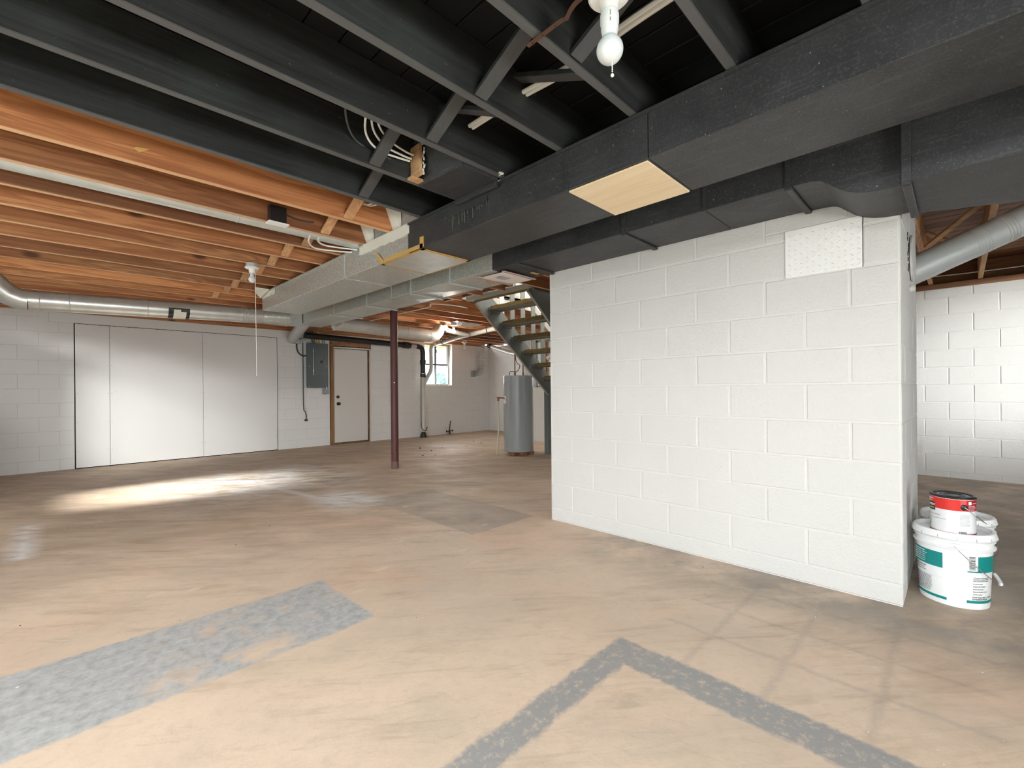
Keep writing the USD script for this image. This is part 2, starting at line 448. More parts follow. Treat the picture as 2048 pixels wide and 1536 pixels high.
M = {}
M["floor"] = mat_floor()
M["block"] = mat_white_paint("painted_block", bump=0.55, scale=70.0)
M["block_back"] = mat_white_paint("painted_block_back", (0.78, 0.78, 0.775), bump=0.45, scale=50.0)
M["panel"] = mat_white_paint("painted_panel", (0.80, 0.795, 0.785), bump=0.05, scale=25.0)
M["grout"] = plain("painted_joint", (0.62, 0.61, 0.595), 0.7)
M["gap"] = plain("dark_gap", (0.02, 0.02, 0.02), 0.9)
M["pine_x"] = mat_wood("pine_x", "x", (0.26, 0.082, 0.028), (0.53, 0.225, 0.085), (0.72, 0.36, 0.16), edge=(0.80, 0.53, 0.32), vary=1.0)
M["pine_pale_x"] = mat_wood("pine_pale_x", "x", (0.42, 0.20, 0.08), (0.58, 0.32, 0.14), (0.68, 0.42, 0.21))
M["pine_y"] = mat_wood("pine_y", "y", (0.22, 0.078, 0.026), (0.38, 0.155, 0.055), (0.52, 0.24, 0.10))
M["pine_dark_y"] = mat_wood("pine_dark_y", "y", (0.17, 0.078, 0.036), (0.32, 0.155, 0.075), (0.44, 0.235, 0.12))
M["pine_pale_y"] = mat_wood("pine_pale_y", "y", (0.40, 0.20, 0.09), (0.56, 0.32, 0.16), (0.66, 0.42, 0.23))
M["plywood"] = mat_wood("pale_plywood", "y", (0.78, 0.60, 0.38), (0.86, 0.69, 0.46), (0.90, 0.76, 0.55), knots=False, vary=0.0)
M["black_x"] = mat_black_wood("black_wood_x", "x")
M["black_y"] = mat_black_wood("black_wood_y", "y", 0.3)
M["black_board"] = plain("shaded_black_subfloor", (0.010, 0.010, 0.010), 0.6, specular_ior_level=0.2)  # black paint made darker, with the shade between joists put into the colour
M["black_metal"] = mat_black_metal("black_painted_metal")
M["galv"] = mat_galv("galvanised_steel")
g = G(); c_ = g.coord(world=True); n_ = g.noise(c_, 9.0, 3.0, 0.5)
M["galv_pipe"] = g.done("galvanised_pipe", base_color=g.ramp(n_, [(0.3, (0.58, 0.60, 0.58)), (0.7, (0.70, 0.72, 0.70))]), roughness=0.32, metallic=0.55)
M["galv_light"] = plain("pale_galvanised", (0.62, 0.65, 0.67), 0.42, 0.15)
M["galv_dull"] = mat_galv("galvanised_dull", (0.52, 0.54, 0.55), 0.35, 0.45, 110.0, 0.08)
M["steel"] = plain("bright_steel", (0.6, 0.6, 0.6), 0.3, 1.0)
M["foil"] = plain("foil", (0.75, 0.76, 0.78), 0.28, 1.0)
M["mastic"] = mat_white_paint("duct_tape_white", (0.72, 0.70, 0.63), bump=0.3, scale=40.0)
M["tape_tan"] = plain("tan_tape", (0.55, 0.34, 0.10), 0.5)
M["cable_white"] = plain("white_cable", (0.75, 0.73, 0.68), 0.45)
M["cable_black"] = plain("black_cable", (0.03, 0.03, 0.03), 0.45)
M["cable_yellow"] = plain("yellow_cable", (0.65, 0.36, 0.04), 0.45)
M["copper"] = plain("aged_copper", (0.25, 0.13, 0.08), 0.45, 0.5)
M["porcelain"] = plain("white_porcelain", (0.80, 0.79, 0.76), 0.25)
M["bulb"] = plain("frosted_bulb", (0.66, 0.70, 0.72), 0.12, subsurface_weight=0.2)
M["oxide"] = plain("red_oxide_steel", (0.085, 0.022, 0.020), 0.5)
M["grey_enamel"] = plain("grey_enamel", (0.30, 0.32, 0.33), 0.26, coat_weight=0.25)
M["stair_grey"] = mat_white_paint("stair_grey_paint", (0.155, 0.165, 0.155), bump=0.2, scale=40.0)
M["stair_light"] = mat_white_paint("stair_light_grey", (0.44, 0.44, 0.41), bump=0.2, scale=40.0)
M["stair_shaded"] = mat_white_paint("stair_shaded_grey", (0.19, 0.19, 0.17), bump=0.2, scale=40.0)  # light grey stair paint darkened to paint in the shade on the balusters
M["tread_edge"] = mat_wood("tread_wood", "y", (0.10, 0.068, 0.022), (0.21, 0.145, 0.048), (0.33, 0.235, 0.09), knots=False)
M["panel_grey"] = plain("panel_grey_steel", (0.105, 0.130, 0.140), 0.35, 0.1)
M["panel_grey_light"] = plain("light_grey_steel", (0.30, 0.34, 0.36), 0.4)
M["door_paint"] = mat_white_paint("door_paint", (0.70, 0.685, 0.66), bump=0.06, scale=20.0, rough=0.45)
M["door_frame"] = mat_wood("door_frame_wood", "z", (0.16, 0.075, 0.025), (0.28, 0.14, 0.05), (0.40, 0.22, 0.09), knots=False)
M["black_plastic"] = plain("black_plastic", (0.012, 0.012, 0.013), 0.35)
M["abs"] = plain("black_pipe", (0.018, 0.018, 0.018), 0.4)
M["pvc"] = plain("white_pvc", (0.66, 0.65, 0.60), 0.35)
M["cream_pipe"] = plain("cream_pipe", (0.58, 0.53, 0.40), 0.4)
M["brass"] = plain("brass_yellow", (0.65, 0.50, 0.06), 0.5)
M["alu_dark"] = plain("dark_window_frame", (0.05, 0.045, 0.04), 0.4, 0.3)
M["alu_grey"] = plain("grey_window_frame", (0.42, 0.40, 0.38), 0.4, 0.2)
M["flex"] = plain("flex_duct", (0.74, 0.73, 0.70), 0.35, 0.3)
M["white_plastic"] = plain("white_plastic", (0.80, 0.81, 0.82), 0.32, subsurface_weight=0.05)
M["teal"] = plain("teal_print", (0.0, 0.215, 0.205), 0.35)
M["print_black"] = plain("black_print", (0.03, 0.03, 0.03), 0.5)
M["print_white"] = plain("white_print", (0.82, 0.82, 0.82), 0.4)
M["can_white"] = plain("can_white", (0.72, 0.73, 0.75), 0.3)
M["can_red"] = plain("can_red", (0.62, 0.025, 0.018), 0.28)
M["can_dark_red"] = plain("can_dark_red", (0.33, 0.012, 0.02), 0.3)
M["can_grey"] = plain("can_grey_print", (0.42, 0.42, 0.44), 0.4)
M["paper"] = plain("paper", (0.78, 0.72, 0.69), 0.6)
M["paper_pink"] = plain("paper_pink", (0.46, 0.32, 0.32), 0.6)
M["rust"] = plain("rusty_strap", (0.125, 0.062, 0.040), 0.6, 0.3)
M["blue"] = plain("blue_plastic", (0.02, 0.09, 0.32), 0.4)
M["grey_wool"] = plain("grey_chip", (0.55, 0.53, 0.5), 0.8)
M["speck"] = plain("dark_speck", (0.04, 0.03, 0.025), 0.8)
M["warm_interior"] = mat_white_paint("stairwell_paint", (0.80, 0.76, 0.69), bump=0.02, scale=20.0)
g = G(); e = g.add("emission", color=(1.0, 0.93, 0.82), strength=120.0)
M["lit"] = usdkit.material(stage, "/World/Looks/lit_bulb", g.n, g.l, surface=e + ".emission")
g = G(); tr = g.add("transparent_bsdf", color=(0.95, 0.97, 0.97)); gl = g.add("glossy_bsdf", color=(1, 1, 1), roughness=0.02)
mx = g.add("mix_closure", fac=0.07, closure1=tr + ".BSDF", closure2=gl + ".BSDF")
M["glass"] = usdkit.material(stage, "/World/Looks/window_glass", g.n, g.l, surface=mx + ".closure")
M["grass"] = plain("outside_ground", (0.30, 0.34, 0.24), 0.9)
M["soffit"] = plain("soffit_paint", (0.80, 0.72, 0.48), 0.6)
g = G(); df = g.add("diffuse_bsdf", color=(0.34, 0.50, 0.52)); tl = g.add("translucent_bsdf", color=(0.36, 0.52, 0.52)); mx = g.add("mix_closure", fac=0.4, closure1=df + ".BSDF", closure2=tl + ".BSDF")
M["leaf"] = usdkit.material(stage, "/World/Looks/leaf", g.n, g.l, surface=mx + ".closure")

# ------------------------------------------------------------------ the setting
ZJ, ZS = 2.27, 2.505           # underside of the joists, underside of the subfloor
YB = 9.11                      # face of the back wall
XW, XE, YW = -1.6, 7.2, -3.4   # other walls
XC = 8.36                      # far corner behind the water heater
PITCH, Y0 = 0.403, 0.575       # joists


def jy(k):
    return Y0 + PITCH * k


xs = np.linspace(XW - 0.2, XC + 0.2, 60); ys = np.linspace(YW - 0.2, YB + 0.2, 64)
gx, gy = np.meshgrid(xs, ys, indexing="ij")
sst = lambda t: np.clip(t, 0, 1) ** 2 * (3 - 2 * np.clip(t, 0, 1))
gz = 0.045 * sst((gx - 4.6) / 2.4) * (1 - sst((gy - 1.2) / 2.5))
v = np.stack([gx, gy, gz], -1).reshape(-1, 3); ny = len(ys)
i, j = np.meshgrid(np.arange(len(xs) - 1), np.arange(ny - 1), indexing="ij"); a = (i * ny + j).ravel()
ff = np.vstack([np.stack([a, a + ny, a + ny + 1], 1), np.stack([a, a + ny + 1, a + 1], 1)])
nv = len(v)
rim = bx(XW - 0.2, XC + 0.2, YW - 0.2, YB + 0.2, -0.15, -0.005)
obj("floor", cat_(trimesh.Trimesh(v, ff, process=False), rim), M["floor"], smooth=30, kind="structure", label="stained tan concrete floor with bare grey strips")


def block_face(o, u, w, n, u0, u1, z0, z1, proud=0.0035, ch=0.006, back=0.02):
    """One painted block: its face stands proud of the joints. o origin, u along, n outward."""
    o, u, n = np.array(o, float), np.array(u, float), np.array(n, float); up = np.array([0, 0, 1.0])
    P = lambda a, z, d: o + u * a + up * z + n * d
    return hull([P(a, z, -back) for a in (u0, u1) for z in (z0, z1)] + [P(a, z, 0) for a in (u0, u1) for z in (z0, z1)] +
                [P(a, z, proud) for a in (u0 + ch, u1 - ch) for z in (z0 + ch, z1 - ch)])


def block_wall(path, o, u, n, a0, a1, courses, phase, mat, holes=(), length=0.4035, skip=None, r=rng, gap=0.006, proud=0.0025, ch=0.006):
    """Blocks between a0 and a1 along u. courses: z of the joints. holes: (a0, a1, z0, z1) with no block."""
    for c in range(len(courses) - 1):
        z0, z1 = courses[c] + gap / 2, courses[c + 1] - gap / 2
        s = a0 + ((phase + (length / 2 if c % 2 else 0)) % length) - length
        while s < a1:
            spans = [(max(s, a0) + gap / 2, min(s + length, a1) - gap / 2, z0, z1)]
            for h in holes:
                nxt = []
                for (p, q, zz0, zz1) in spans:
                    if q <= h[0] or p >= h[1] or zz1 <= h[2] or zz0 >= h[3]:
                        nxt.append((p, q, zz0, zz1)); continue
                    if zz0 < h[2] - 0.02: nxt.append((p, q, zz0, h[2]))
                    if zz1 > h[3] + 0.02: nxt.append((p, q, h[3], zz1))
                    m0, m1 = max(zz0, h[2]), min(zz1, h[3])
                    if p < h[0] - 0.02: nxt.append((p, h[0], m0, m1))
                    if q > h[1] + 0.02: nxt.append((h[1], q, m0, m1))
                spans = nxt
            for (p, q, zz0, zz1) in spans:
                if q - p > 0.03 and zz1 - zz0 > 0.02:
                    obj("block", block_face(o, u, None, n, p, q, zz0, zz1, (proud + proud * 0.6 * r.random()), ch), mat, path)
            s += length


# back wall
wb = thing("wall_back", "long white painted block wall with panels and door", kind="structure", loc=(XW, YB, 0))
B_OPEN = (0.235, 2.975, 0.0, 2.105); B_DOOR = (3.97, 4.885, 0.0, 2.215); B_WIN = (6.27, 7.105, 1.21, 2.25)


def wall_core(x0, x1, z1, holes, y0, y1):
    """Wall body along x with rectangular openings."""
    cuts = sorted({x0, x1, *[h[0] for h in holes], *[h[1] for h in holes]}); out = []
    for p, q in zip(cuts[:-1], cuts[1:]):
        hs = [h for h in holes if h[0] <= p + 1e-6 and h[1] >= q - 1e-6]
        if not hs:
            out.append(bx(p, q, y0, y1, 0, z1)); continue
        h = hs[0]
        if h[2] > 0.01: out.append(bx(p, q, y0, y1, 0, h[2]))
        if h[3] < z1 - 0.01: out.append(bx(p, q, y0, y1, h[3], z1))
    return cat_(*out)


obj("core", wall_core(XW - 0.2, XC + 0.2, 2.25, [B_DOOR, B_WIN], YB, YB + 0.2), M["grout"], wb)
cz = [0.0] + [0.16 + 0.2 * k for k in range(11)] + [2.25]
block_wall(wb, (0, YB - 0.001, 0), (1, 0, 0), (0, -1, 0), -1.2, XC, cz, 0.07, M["block_back"], gap=0.003, proud=0.0012, ch=0.003,
           holes=[(0.235, 2.975, 0, 2.105), B_DOOR, B_WIN, (-0.02, 3.17, 2.105, 2.25)])
obj("lintel", bx(-0.015, 3.168, YB - 0.012, YB + 0.1, 2.108, 2.25, 0.003), M["panel"], wb)
obj("opening_gap", bx(0.232, 2.978, YB - 0.0055, YB + 0.01, 0.0, 2.108), M["gap"], wb)
for nm, x0, x1, lab in (("wall_panel", 0.245, 0.617, "narrow white wallboard panel, leftmost in the blocked-up opening"),
                        ("wall_panel", 0.621, 1.797, "wide white wallboard panel in the middle of the blocked-up opening"),
                        ("wall_panel", 1.801, 2.966, "wide white wallboard panel nearest the grey electrical panel")):
    p = thing(nm, lab, "wall panel", loc=(x0, YB, 0), group="white panels closing the old opening")
    obj("board", bx(x0, x1, YB - 0.022, YB - 0.006, 0.012, 2.100, 0.002), M["panel"], p)
    sc = [lathe([(0, 0), (0.006, 0.0), (0.005, 0.002), (0, 0.0025)], (0, 0, 0), 8) for _ in range(10)]
    for q, s in enumerate(sc):
        s.apply_transform(trimesh.transformations.rotation_matrix(PI / 2, [1, 0, 0]))
        s.apply_translation(((x0 + 0.018) if q % 2 else (x1 - 0.018), YB - 0.0215, 0.25 + 0.42 * (q // 2)))
    obj("screws", cat_(*sc), M["grey_wool"], p, kind="stuff")
# far wall behind the water heater, with its jog
wf = thing("wall_far", "white painted block wall behind the water heater", kind="structure", loc=(XC, 6.5, 0))
obj("core", cat_(bx(XC, XC + 0.2, 6.5, YB, 0, 2.25), bx(XE, XC + 0.2, 6.5, 6.7, 0, 2.25)), M["grout"], wf)
block_wall(wf, (XC - 0.001, 0, 0), (0, 1, 0), (-1, 0, 0), 6.7, YB, cz, 0.1, M["block_back"], gap=0.003, proud=0.0012, ch=0.003)
W2 = (5.35, 6.47, 1.14, 2.14)
we = thing("wall_right", "white painted block wall beyond the chimney, with a window", kind="structure", loc=(XE, 0, 0))
obj("core", cat_(bx(XE, XE + 0.2, YW, W2[0], 0, 2.21), bx(XE, XE + 0.2, W2[0], W2[1], 0, W2[2]), bx(XE, XE + 0.2, W2[0], W2[1], W2[3], 2.21), bx(XE, XE + 0.2, W2[1], 6.5, 0, 2.21)), M["grout"], we)
ce = [0.0] + [0.105 + 0.2 * k for k in range(11)] + [2.21]
block_wall(we, (XE - 0.001, 0, 0), (0, 1, 0), (-1, 0, 0), -1.6, 1.2, ce, 0.075, M["block"])
block_wall(we, (XE - 0.001, 0, 0), (0, 1, 0), (-1, 0, 0), 5.0, 6.5, ce, 0.17, M["block_back"], holes=[W2], gap=0.003, proud=0.0012, ch=0.003)
# walls beside and behind the photographer, with their openings
A0, A1, AZ = -1.9, 2.2, 2.25
wl = thing("wall_left", "white wall beside the photographer with glazed openings", kind="structure", loc=(XW, 0, 0))
SB, SW = (2.8, 5.2, 0.6, 2.2), (6.0, 7.0, 1.25, 2.2)  # SB is an unseen opening added to let light deeper in
wlc = [bx(XW - 0.2, XW, YW, A0, 0, 2.25), bx(XW - 0.2, XW, A1, SB[0], 0, 2.25), bx(XW - 0.2, XW, SB[1], SW[0], 0, 2.25), bx(XW - 0.2, XW, SW[1], YB, 0, 2.25)]
for S in (SB, SW):
    wlc += [bx(XW - 0.2, XW, S[0], S[1], 0, S[2]), bx(XW - 0.2, XW, S[0], S[1], S[3], 2.25)]
obj("core", cat_(*wlc), M["block"], wl)
wn = thing("wall_front", "white wall behind the photographer with wide openings", kind="structure", loc=(0, YW, 0))
obj("core", cat_(bx(XW - 0.2, -0.95, YW - 0.2, YW, 0, 2.25), bx(1.3, 4.1, YW - 0.2, YW, 0, 2.25), bx(5.4, XE + 0.2, YW - 0.2, YW, 0, 2.25),
                 bx(4.1, 5.4, YW - 0.2, YW, 0, 0.9)), M["block"], wn)


def glazing(name, axis, at, a0, a1, z0, z1, n, label):
    w = thing(name, label, kind="structure", loc=(at, a0, z0) if axis == "x" else (a0, at, z0))
    B = (lambda p, q, d0, d1, z0, z1: bx(at + d0, at + d1, p, q, z0, z1)) if axis == "x" else (lambda p, q, d0, d1, z0, z1: bx(p, q, at + d0, at + d1, z0, z1))
    t = 0.05
    obj("frame", cat_(B(a0, a1, -0.03, 0.03, z0, z0 + t), B(a0, a1, -0.03, 0.03, z1 - t, z1), B(a0, a0 + t, -0.03, 0.03, z0, z1), B(a1 - t, a1, -0.03, 0.03, z0, z1)), M["alu_grey"], w)
    for k in range(n):
        p, q = a0 + t + (a1 - a0 - 2 * t) * k / n, a0 + t + (a1 - a0 - 2 * t) * (k + 1) / n
        obj("pane", B(p, q, -0.003, 0.003, z0 + t, z1 - t), M["glass"], w)
        if k: obj("mullion", B(p - 0.02, p + 0.02, -0.025, 0.025, z0 + t, z1 - t), M["alu_grey"], w)
    return w


glazing("window_3", "x", XW - 0.12, A0, A1, 0.0, AZ, 4, "wide glazed opening beside the photographer")
glazing("window_4", "x", XW - 0.12, SW[0], SW[1], SW[2], SW[3], 2, "small high window in the left wall")
glazing("window_7", "x", XW - 0.12, SB[0], SB[1], SB[2], SB[3], 2, "unseen glazed opening added in the left wall, middle")
glazing("window_5", "y", YW - 0.12, -0.95, 1.3, 0.0, 2.25, 2, "wide glazed opening behind the photographer")
glazing("window_6", "y", YW - 0.12, 4.1, 5.4, 0.9, 2.25, 2, "window behind the photographer, to the right")

# ceiling: subfloor boards across the joists
WX0, WX1, WY0, WY1 = 4.16, 6.95, 3.83, 5.08      # the stair opening
ce_ = thing("ceiling", "rough subfloor boards above the joists, black on one side and bare on the other", kind="structure", loc=(0, 0, ZS))
obj("deck", cat_(bx(XW - 0.2, WX0, YW - 0.2, YB + 0.2, ZS + 0.022, ZS + 0.06), bx(WX1, XC + 0.2, YW - 0.2, YB + 0.2, ZS + 0.022, ZS + 0.06),
                 bx(WX0, WX1, YW - 0.2, WY0, ZS + 0.022, ZS + 0.06), bx(WX0, WX1, WY1, YB + 0.2, ZS + 0.022, ZS + 0.06)), M["gap"], ce_)
BLACK_Y = jy(5) + 0.019
x = XW
PW = 0.143
while x < XC:
    x1 = min(x + PW - 0.006, XC); xm = (x + x1) / 2
    segs = [(YW, BLACK_Y, "black_board"), (BLACK_Y, YB, "pine_y")] if xm < 3.3 else [(YW, 3.2, "pine_dark_y"), (3.2, YB, "pine_y")]
    if WX0 - 0.02 < xm < WX1 + 0.02:
        segs = [(YW, WY0, "pine_dark_y"), (WY1, YB, "pine_y")]
    for (p, q, mt) in segs:
        dz = 0.002 * rng.random()
        obj("plank", bx(x, x1, p, q, ZS + dz, ZS + 0.022, 0.003), M[mt], ce_)
    x += PW
# stairwell above the opening
sw = thing("stairwell", "bright painted stairwell walls seen up through the stairs", kind="structure", loc=(WX0, WY0, ZJ))
obj("side_wall", bx(WX0 - 0.03, WX1, WY1, WY1 + 0.03, 2.40, 3.7), M["warm_interior"], sw)
obj("side_wall", bx(WX0 - 0.03, WX1, WY0 - 0.03, WY0, 2.43, 3.7), M["warm_interior"], sw)
obj("end_wall", bx(WX1, WX1 + 0.03, WY0 - 0.03, WY1 + 0.03, 2.32, 3.7), M["warm_interior"], sw)
obj("end_wall", bx(WX0 - 0.03, WX0, WY0 - 0.03, WY1 + 0.03, 2.52, 3.7), M["warm_interior"], sw)
obj("lid", bx(WX0 - 0.03, WX1 + 0.03, WY0 - 0.03, WY1 + 0.03, 3.7, 3.73), M["warm_interior"], sw)

# chimney base of painted blocks in the middle of the picture
CX0, CX1, CY0, CY1 = 2.945, 4.07, 0.205, 2.445
wc = thing("wall_center", "big white painted block chimney base standing in the room", kind="structure", loc=(CX0, CY0, 0))
obj("core", bx(CX0, CX1, CY0, CY1, 0, ZJ - 0.004), M["grout"], wc)
cc = [0.004, 0.103, 0.305, 0.507, 0.704, 0.906, 1.110, 1.302, 1.510, 1.720, 1.923, 2.125, ZJ - 0.006]
PLATE = (0.352, 0.702, 1.709, 1.976)
block_wall(wc, (CX0 + 0.001, 0, 0), (0, 1, 0), (-1, 0, 0), CY0, CY1, cc[1:], 0.0, M["block"], length=0.4035, holes=[(PLATE[0] - .002, PLATE[1] + .002, PLATE[2] - .002, PLATE[3] + .002)])
obj("block", block_face((CX0 + 0.001, 0, 0), (0, 1, 0), None, (-1, 0, 0), CY0, CY1, 0.004, 0.100, 0.005), M["block"], wc, label="low footing course along the floor")
block_wall(wc, (0, CY0 + 0.001, 0), (1, 0, 0), (0, -1, 0), CX0, CX1, cc, 0.2, M["block"], length=0.4035)
block_wall(wc, (0, CY1 - 0.001, 0), (1, 0, 0), (0, 1, 0), CX0, CX1, cc, 0.2, M["block"], length=0.4035)

# window in the back wall
w1 = thing("window_1", "small aluminium window in the back wall, bright outside", kind="structure", loc=(6.27, YB, 1.21))
yo = YB + 0.15
obj("frame", cat_(bx(6.275, 6.315, yo - 0.02, yo + 0.03, 1.235, 2.24), bx(7.06, 7.10, yo - 0.02, yo + 0.03, 1.235, 2.24), bx(6.315, 7.06, yo - 0.02, yo + 0.03, 1.215, 1.25), bx(6.315, 7.06, yo - 0.02, yo + 0.03, 2.205, 2.245)), M["alu_grey"], w1)
obj("meeting_rail", bx(6.315, 7.06, yo - 0.015, yo + 0.02, 1.715, 1.745), M["alu_dark"], w1)
obj("mullion", bx(6.680, 6.703, yo - 0.018, yo + 0.02, 1.25, 2.205), M["alu_dark"], w1)
obj("latch", cat_(bx(6.672, 6.712, yo - 0.035, yo - 0.018, 2.02, 2.10), bx(6.682, 6.70, yo - 0.03, yo - 0.018, 2.10, 2.2)), M["alu_dark"], w1)
for (p, q) in ((6.315, 6.68), (6.703, 7.06)):
    for (z0, z1) in ((1.25, 1.715), (1.745, 2.205)):
        obj("pane", bx(p, q, yo, yo + 0.004, z0, z1), M["glass"], w1)
obj("sill", bx(6.275, 7.10, YB - 0.004, yo - 0.02, 1.205, 1.216), M["panel"], w1)
w2 = thing("window_2", "window behind the water heater with a brown mullion", kind="structure", loc=(XE, W2[0], W2[2]))
xo = XE + 0.14
obj("frame", cat_(bx(xo - 0.02, xo + 0.02, W2[0], W2[0] + 0.04, W2[2], W2[3]), bx(xo - 0.02, xo + 0.02, W2[1] - 0.04, W2[1], W2[2], W2[3]), bx(xo - 0.02, xo + 0.02, W2[0], W2[1], W2[2], W2[2] + 0.03), bx(xo - 0.02, xo + 0.02, W2[0], W2[1], W2[3] - 0.04, W2[3])), M["alu_grey"], w2)
obj("mullion", bx(xo - 0.03, xo + 0.03, 6.15, 6.21, W2[2] + 0.03, W2[3] - 0.04), M["pine_dark_y"], w2)
obj("pane", bx(xo, xo + 0.004, W2[0] + 0.04, 6.15, W2[2] + 0.03, W2[3] - 0.04), M["glass"], w2)
obj("pane", bx(xo, xo + 0.004, 6.21, W2[1] - 0.04, W2[2] + 0.03, W2[3] - 0.04), M["glass"], w2)

# door
d1 = thing("door_1", "plain white door with black knob and deadbolt in a worn brown frame", kind="structure", loc=(4.43, YB, 0))
leaf = obj("leaf", bx(4.070, 4.800, YB - 0.005, YB + 0.04, 0.035, 1.965, 0.003), M["door_paint"], d1)
obj("jamb", bx(3.985, 4.052, YB - 0.012, YB + 0.12, 0.0, 2.03, 0.003), M["door_frame"], d1, label="worn brown left jamb")
obj("stop", bx(4.052, 4.066, YB + 0.0, YB + 0.05, 0.0, 1.985, 0.002), M["cream_pipe"], d1)
obj("jamb", bx(4.815, 4.835, YB - 0.010, YB + 0.12, 0.0, 1.99, 0.003), M["door_frame"], d1)
obj("casing", bx(4.838, 4.880, YB - 0.016, YB + 0.05, 0.0, 2.0, 0.004), M["door_paint"], d1)
obj("head_casing", bx(4.055, 4.835, YB - 0.012, YB + 0.05, 1.975, 2.008, 0.004), M["door_paint"], d1)
obj("header_board", bx(3.975, 4.878, YB - 0.006, YB + 0.06, 2.022, 2.212, 0.003), M["pine_dark_y"], d1)
obj("threshold", bx(3.99, 4.835, YB - 0.02, YB + 0.1, 0.0, 0.028, 0.004), M["door_frame"], d1)
obj("backing", bx(3.98, 4.88, YB + 0.15, YB + 0.2, 0.0, 2.21), M["gap"], d1)
for z0 in (0.30, 1.02, 1.72):
    obj("hinge", cat_(bx(4.797, 4.818, YB - 0.012, YB - 0.004, z0, z0 + 0.10), rod((4.808, YB - 0.014, z0), (4.808, YB - 0.014, z0 + 0.10), 0.007, 8)), M["copper"], d1)


def yturn(profile, c, sides=24):
    m = lathe(profile, (0, 0, 0), sides); m.apply_transform(trimesh.transformations.rotation_matrix(PI / 2, [1, 0, 0])); m.apply_translation(c); return m


obj("deadbolt", yturn([(0, 0), (0.032, 0), (0.032, 0.012), (0.022, 0.018), (0, 0.018)], (4.135, YB - 0.005, 0.975)), M["black_plastic"], leaf, smooth=40)
obj("knob", yturn([(0, 0), (0.033, 0), (0.033, 0.008), (0.014, 0.012), (0.013, 0.035), (0.026, 0.042), (0.030, 0.058), (0.022, 0.070), (0, 0.073)], (4.140, YB - 0.005, 0.835)), M["black_plastic"], leaf, smooth=40)

# ------------------------------------------------------------------ outside the windows
og = obj("outside_ground", bx(-20, 30, YW - 14, 30, -0.6, -0.4), M["grass"], kind="structure")
sf = thing("eave", "cream soffit of the roof eave outside the small back window", kind="structure", loc=(6.7, 9.7, 2.3))
obj("soffit", bx(5.6, 8.0, YB + 0.22, YB + 1.0, 2.36, 2.38), M["soffit"], sf)
obj("fascia", bx(5.6, 8.0, YB + 1.0, YB + 1.03, 2.24, 2.46), M["soffit"], sf)
for q, (bxx, byy, R, hh, lab) in enumerate([(8.9, 12.0, 0.75, 1.9, "pale bluish shrub outside the back window, seen in its lower right pane"), (6.6, 13.2, 0.6, 1.5, "pale bluish shrub outside the back window, seen in its lower left pane")]):
    sh = thing("shrub", lab, "shrub", loc=(bxx, byy, -0.4), group="shrubs outside the back window")
    obj("stem", cat_(*[tube(curve([(bxx, byy, -0.4), (bxx + 0.2 * math.cos(a), byy + 0.2 * math.sin(a), 0.3), (bxx + 0.5 * R * math.cos(a), byy + 0.5 * R * math.sin(a), hh * 0.6)], 4), 0.015, 5) for a in np.linspace(0, 6, 6)]), M["pine_dark_y"], sh)
    r2 = np.random.default_rng(3 + q); n = 420
    c = r2.normal(size=(n, 3)); c /= np.linalg.norm(c, axis=1, keepdims=True); c *= (r2.random((n, 1)) ** 0.4)
    c = c * [R, R, hh * 0.55] + [bxx, byy, hh * 0.45]
    d = r2.normal(size=(n, 3)); d /= np.linalg.norm(d, axis=1, keepdims=True); s = np.cross(d, r2.normal(size=(n, 3))); s /= np.linalg.norm(s, axis=1, keepdims=True)
    L = 0.12 + 0.08 * r2.random((n, 1))
    vv = np.stack([c - d * L, c + s * L * 0.35, c + d * L, c - s * L * 0.35], 1).reshape(-1, 3); k = np.arange(n)[:, None] * 4
    obj("leaves", trimesh.Trimesh(vv, np.vstack([k + [0, 1, 2], k + [0, 2, 3]]), process=False), M["leaf"], sh, kind="stuff")

# ------------------------------------------------------------------ floor joists
ORD = ["first", "second", "third", "fourth", "fifth", "sixth", "seventh", "eighth", "ninth", "tenth", "eleventh", "twelfth", "thirteenth", "fourteenth", "fifteenth", "sixteenth", "seventeenth", "eighteenth", "nineteenth", "twentieth"]
GX0, GX1 = 3.28, 3.50           # the girder over the steel column
JT = 0.038
for k in range(-7, 21):
    y0, y1 = jy(k), jy(k) + JT
    black = k <= 5
    x1 = GX0
    if k in (0, 1, 2, 3, 4, 5): x1 = 2.93
    if black:
        n = 5 - k
        lab = f"black painted floor joist, {ORD[n]} counting from the bare pine joists towards the camera" if n else "black painted floor joist at the edge of the bare pine joists"
    else:
        lab = f"bare orange pine floor joist left of the ducts, {ORD[k - 6]} beyond the black joists"
    m = bx(XW, x1, y0, y1, ZJ, ZS, 0.003)
    obj("floor_joist", m, M["black_x"] if black else M["pine_x"], label=lab, cat="floor joist", group="black painted floor joists" if black else "bare pine floor joists left of the ducts")
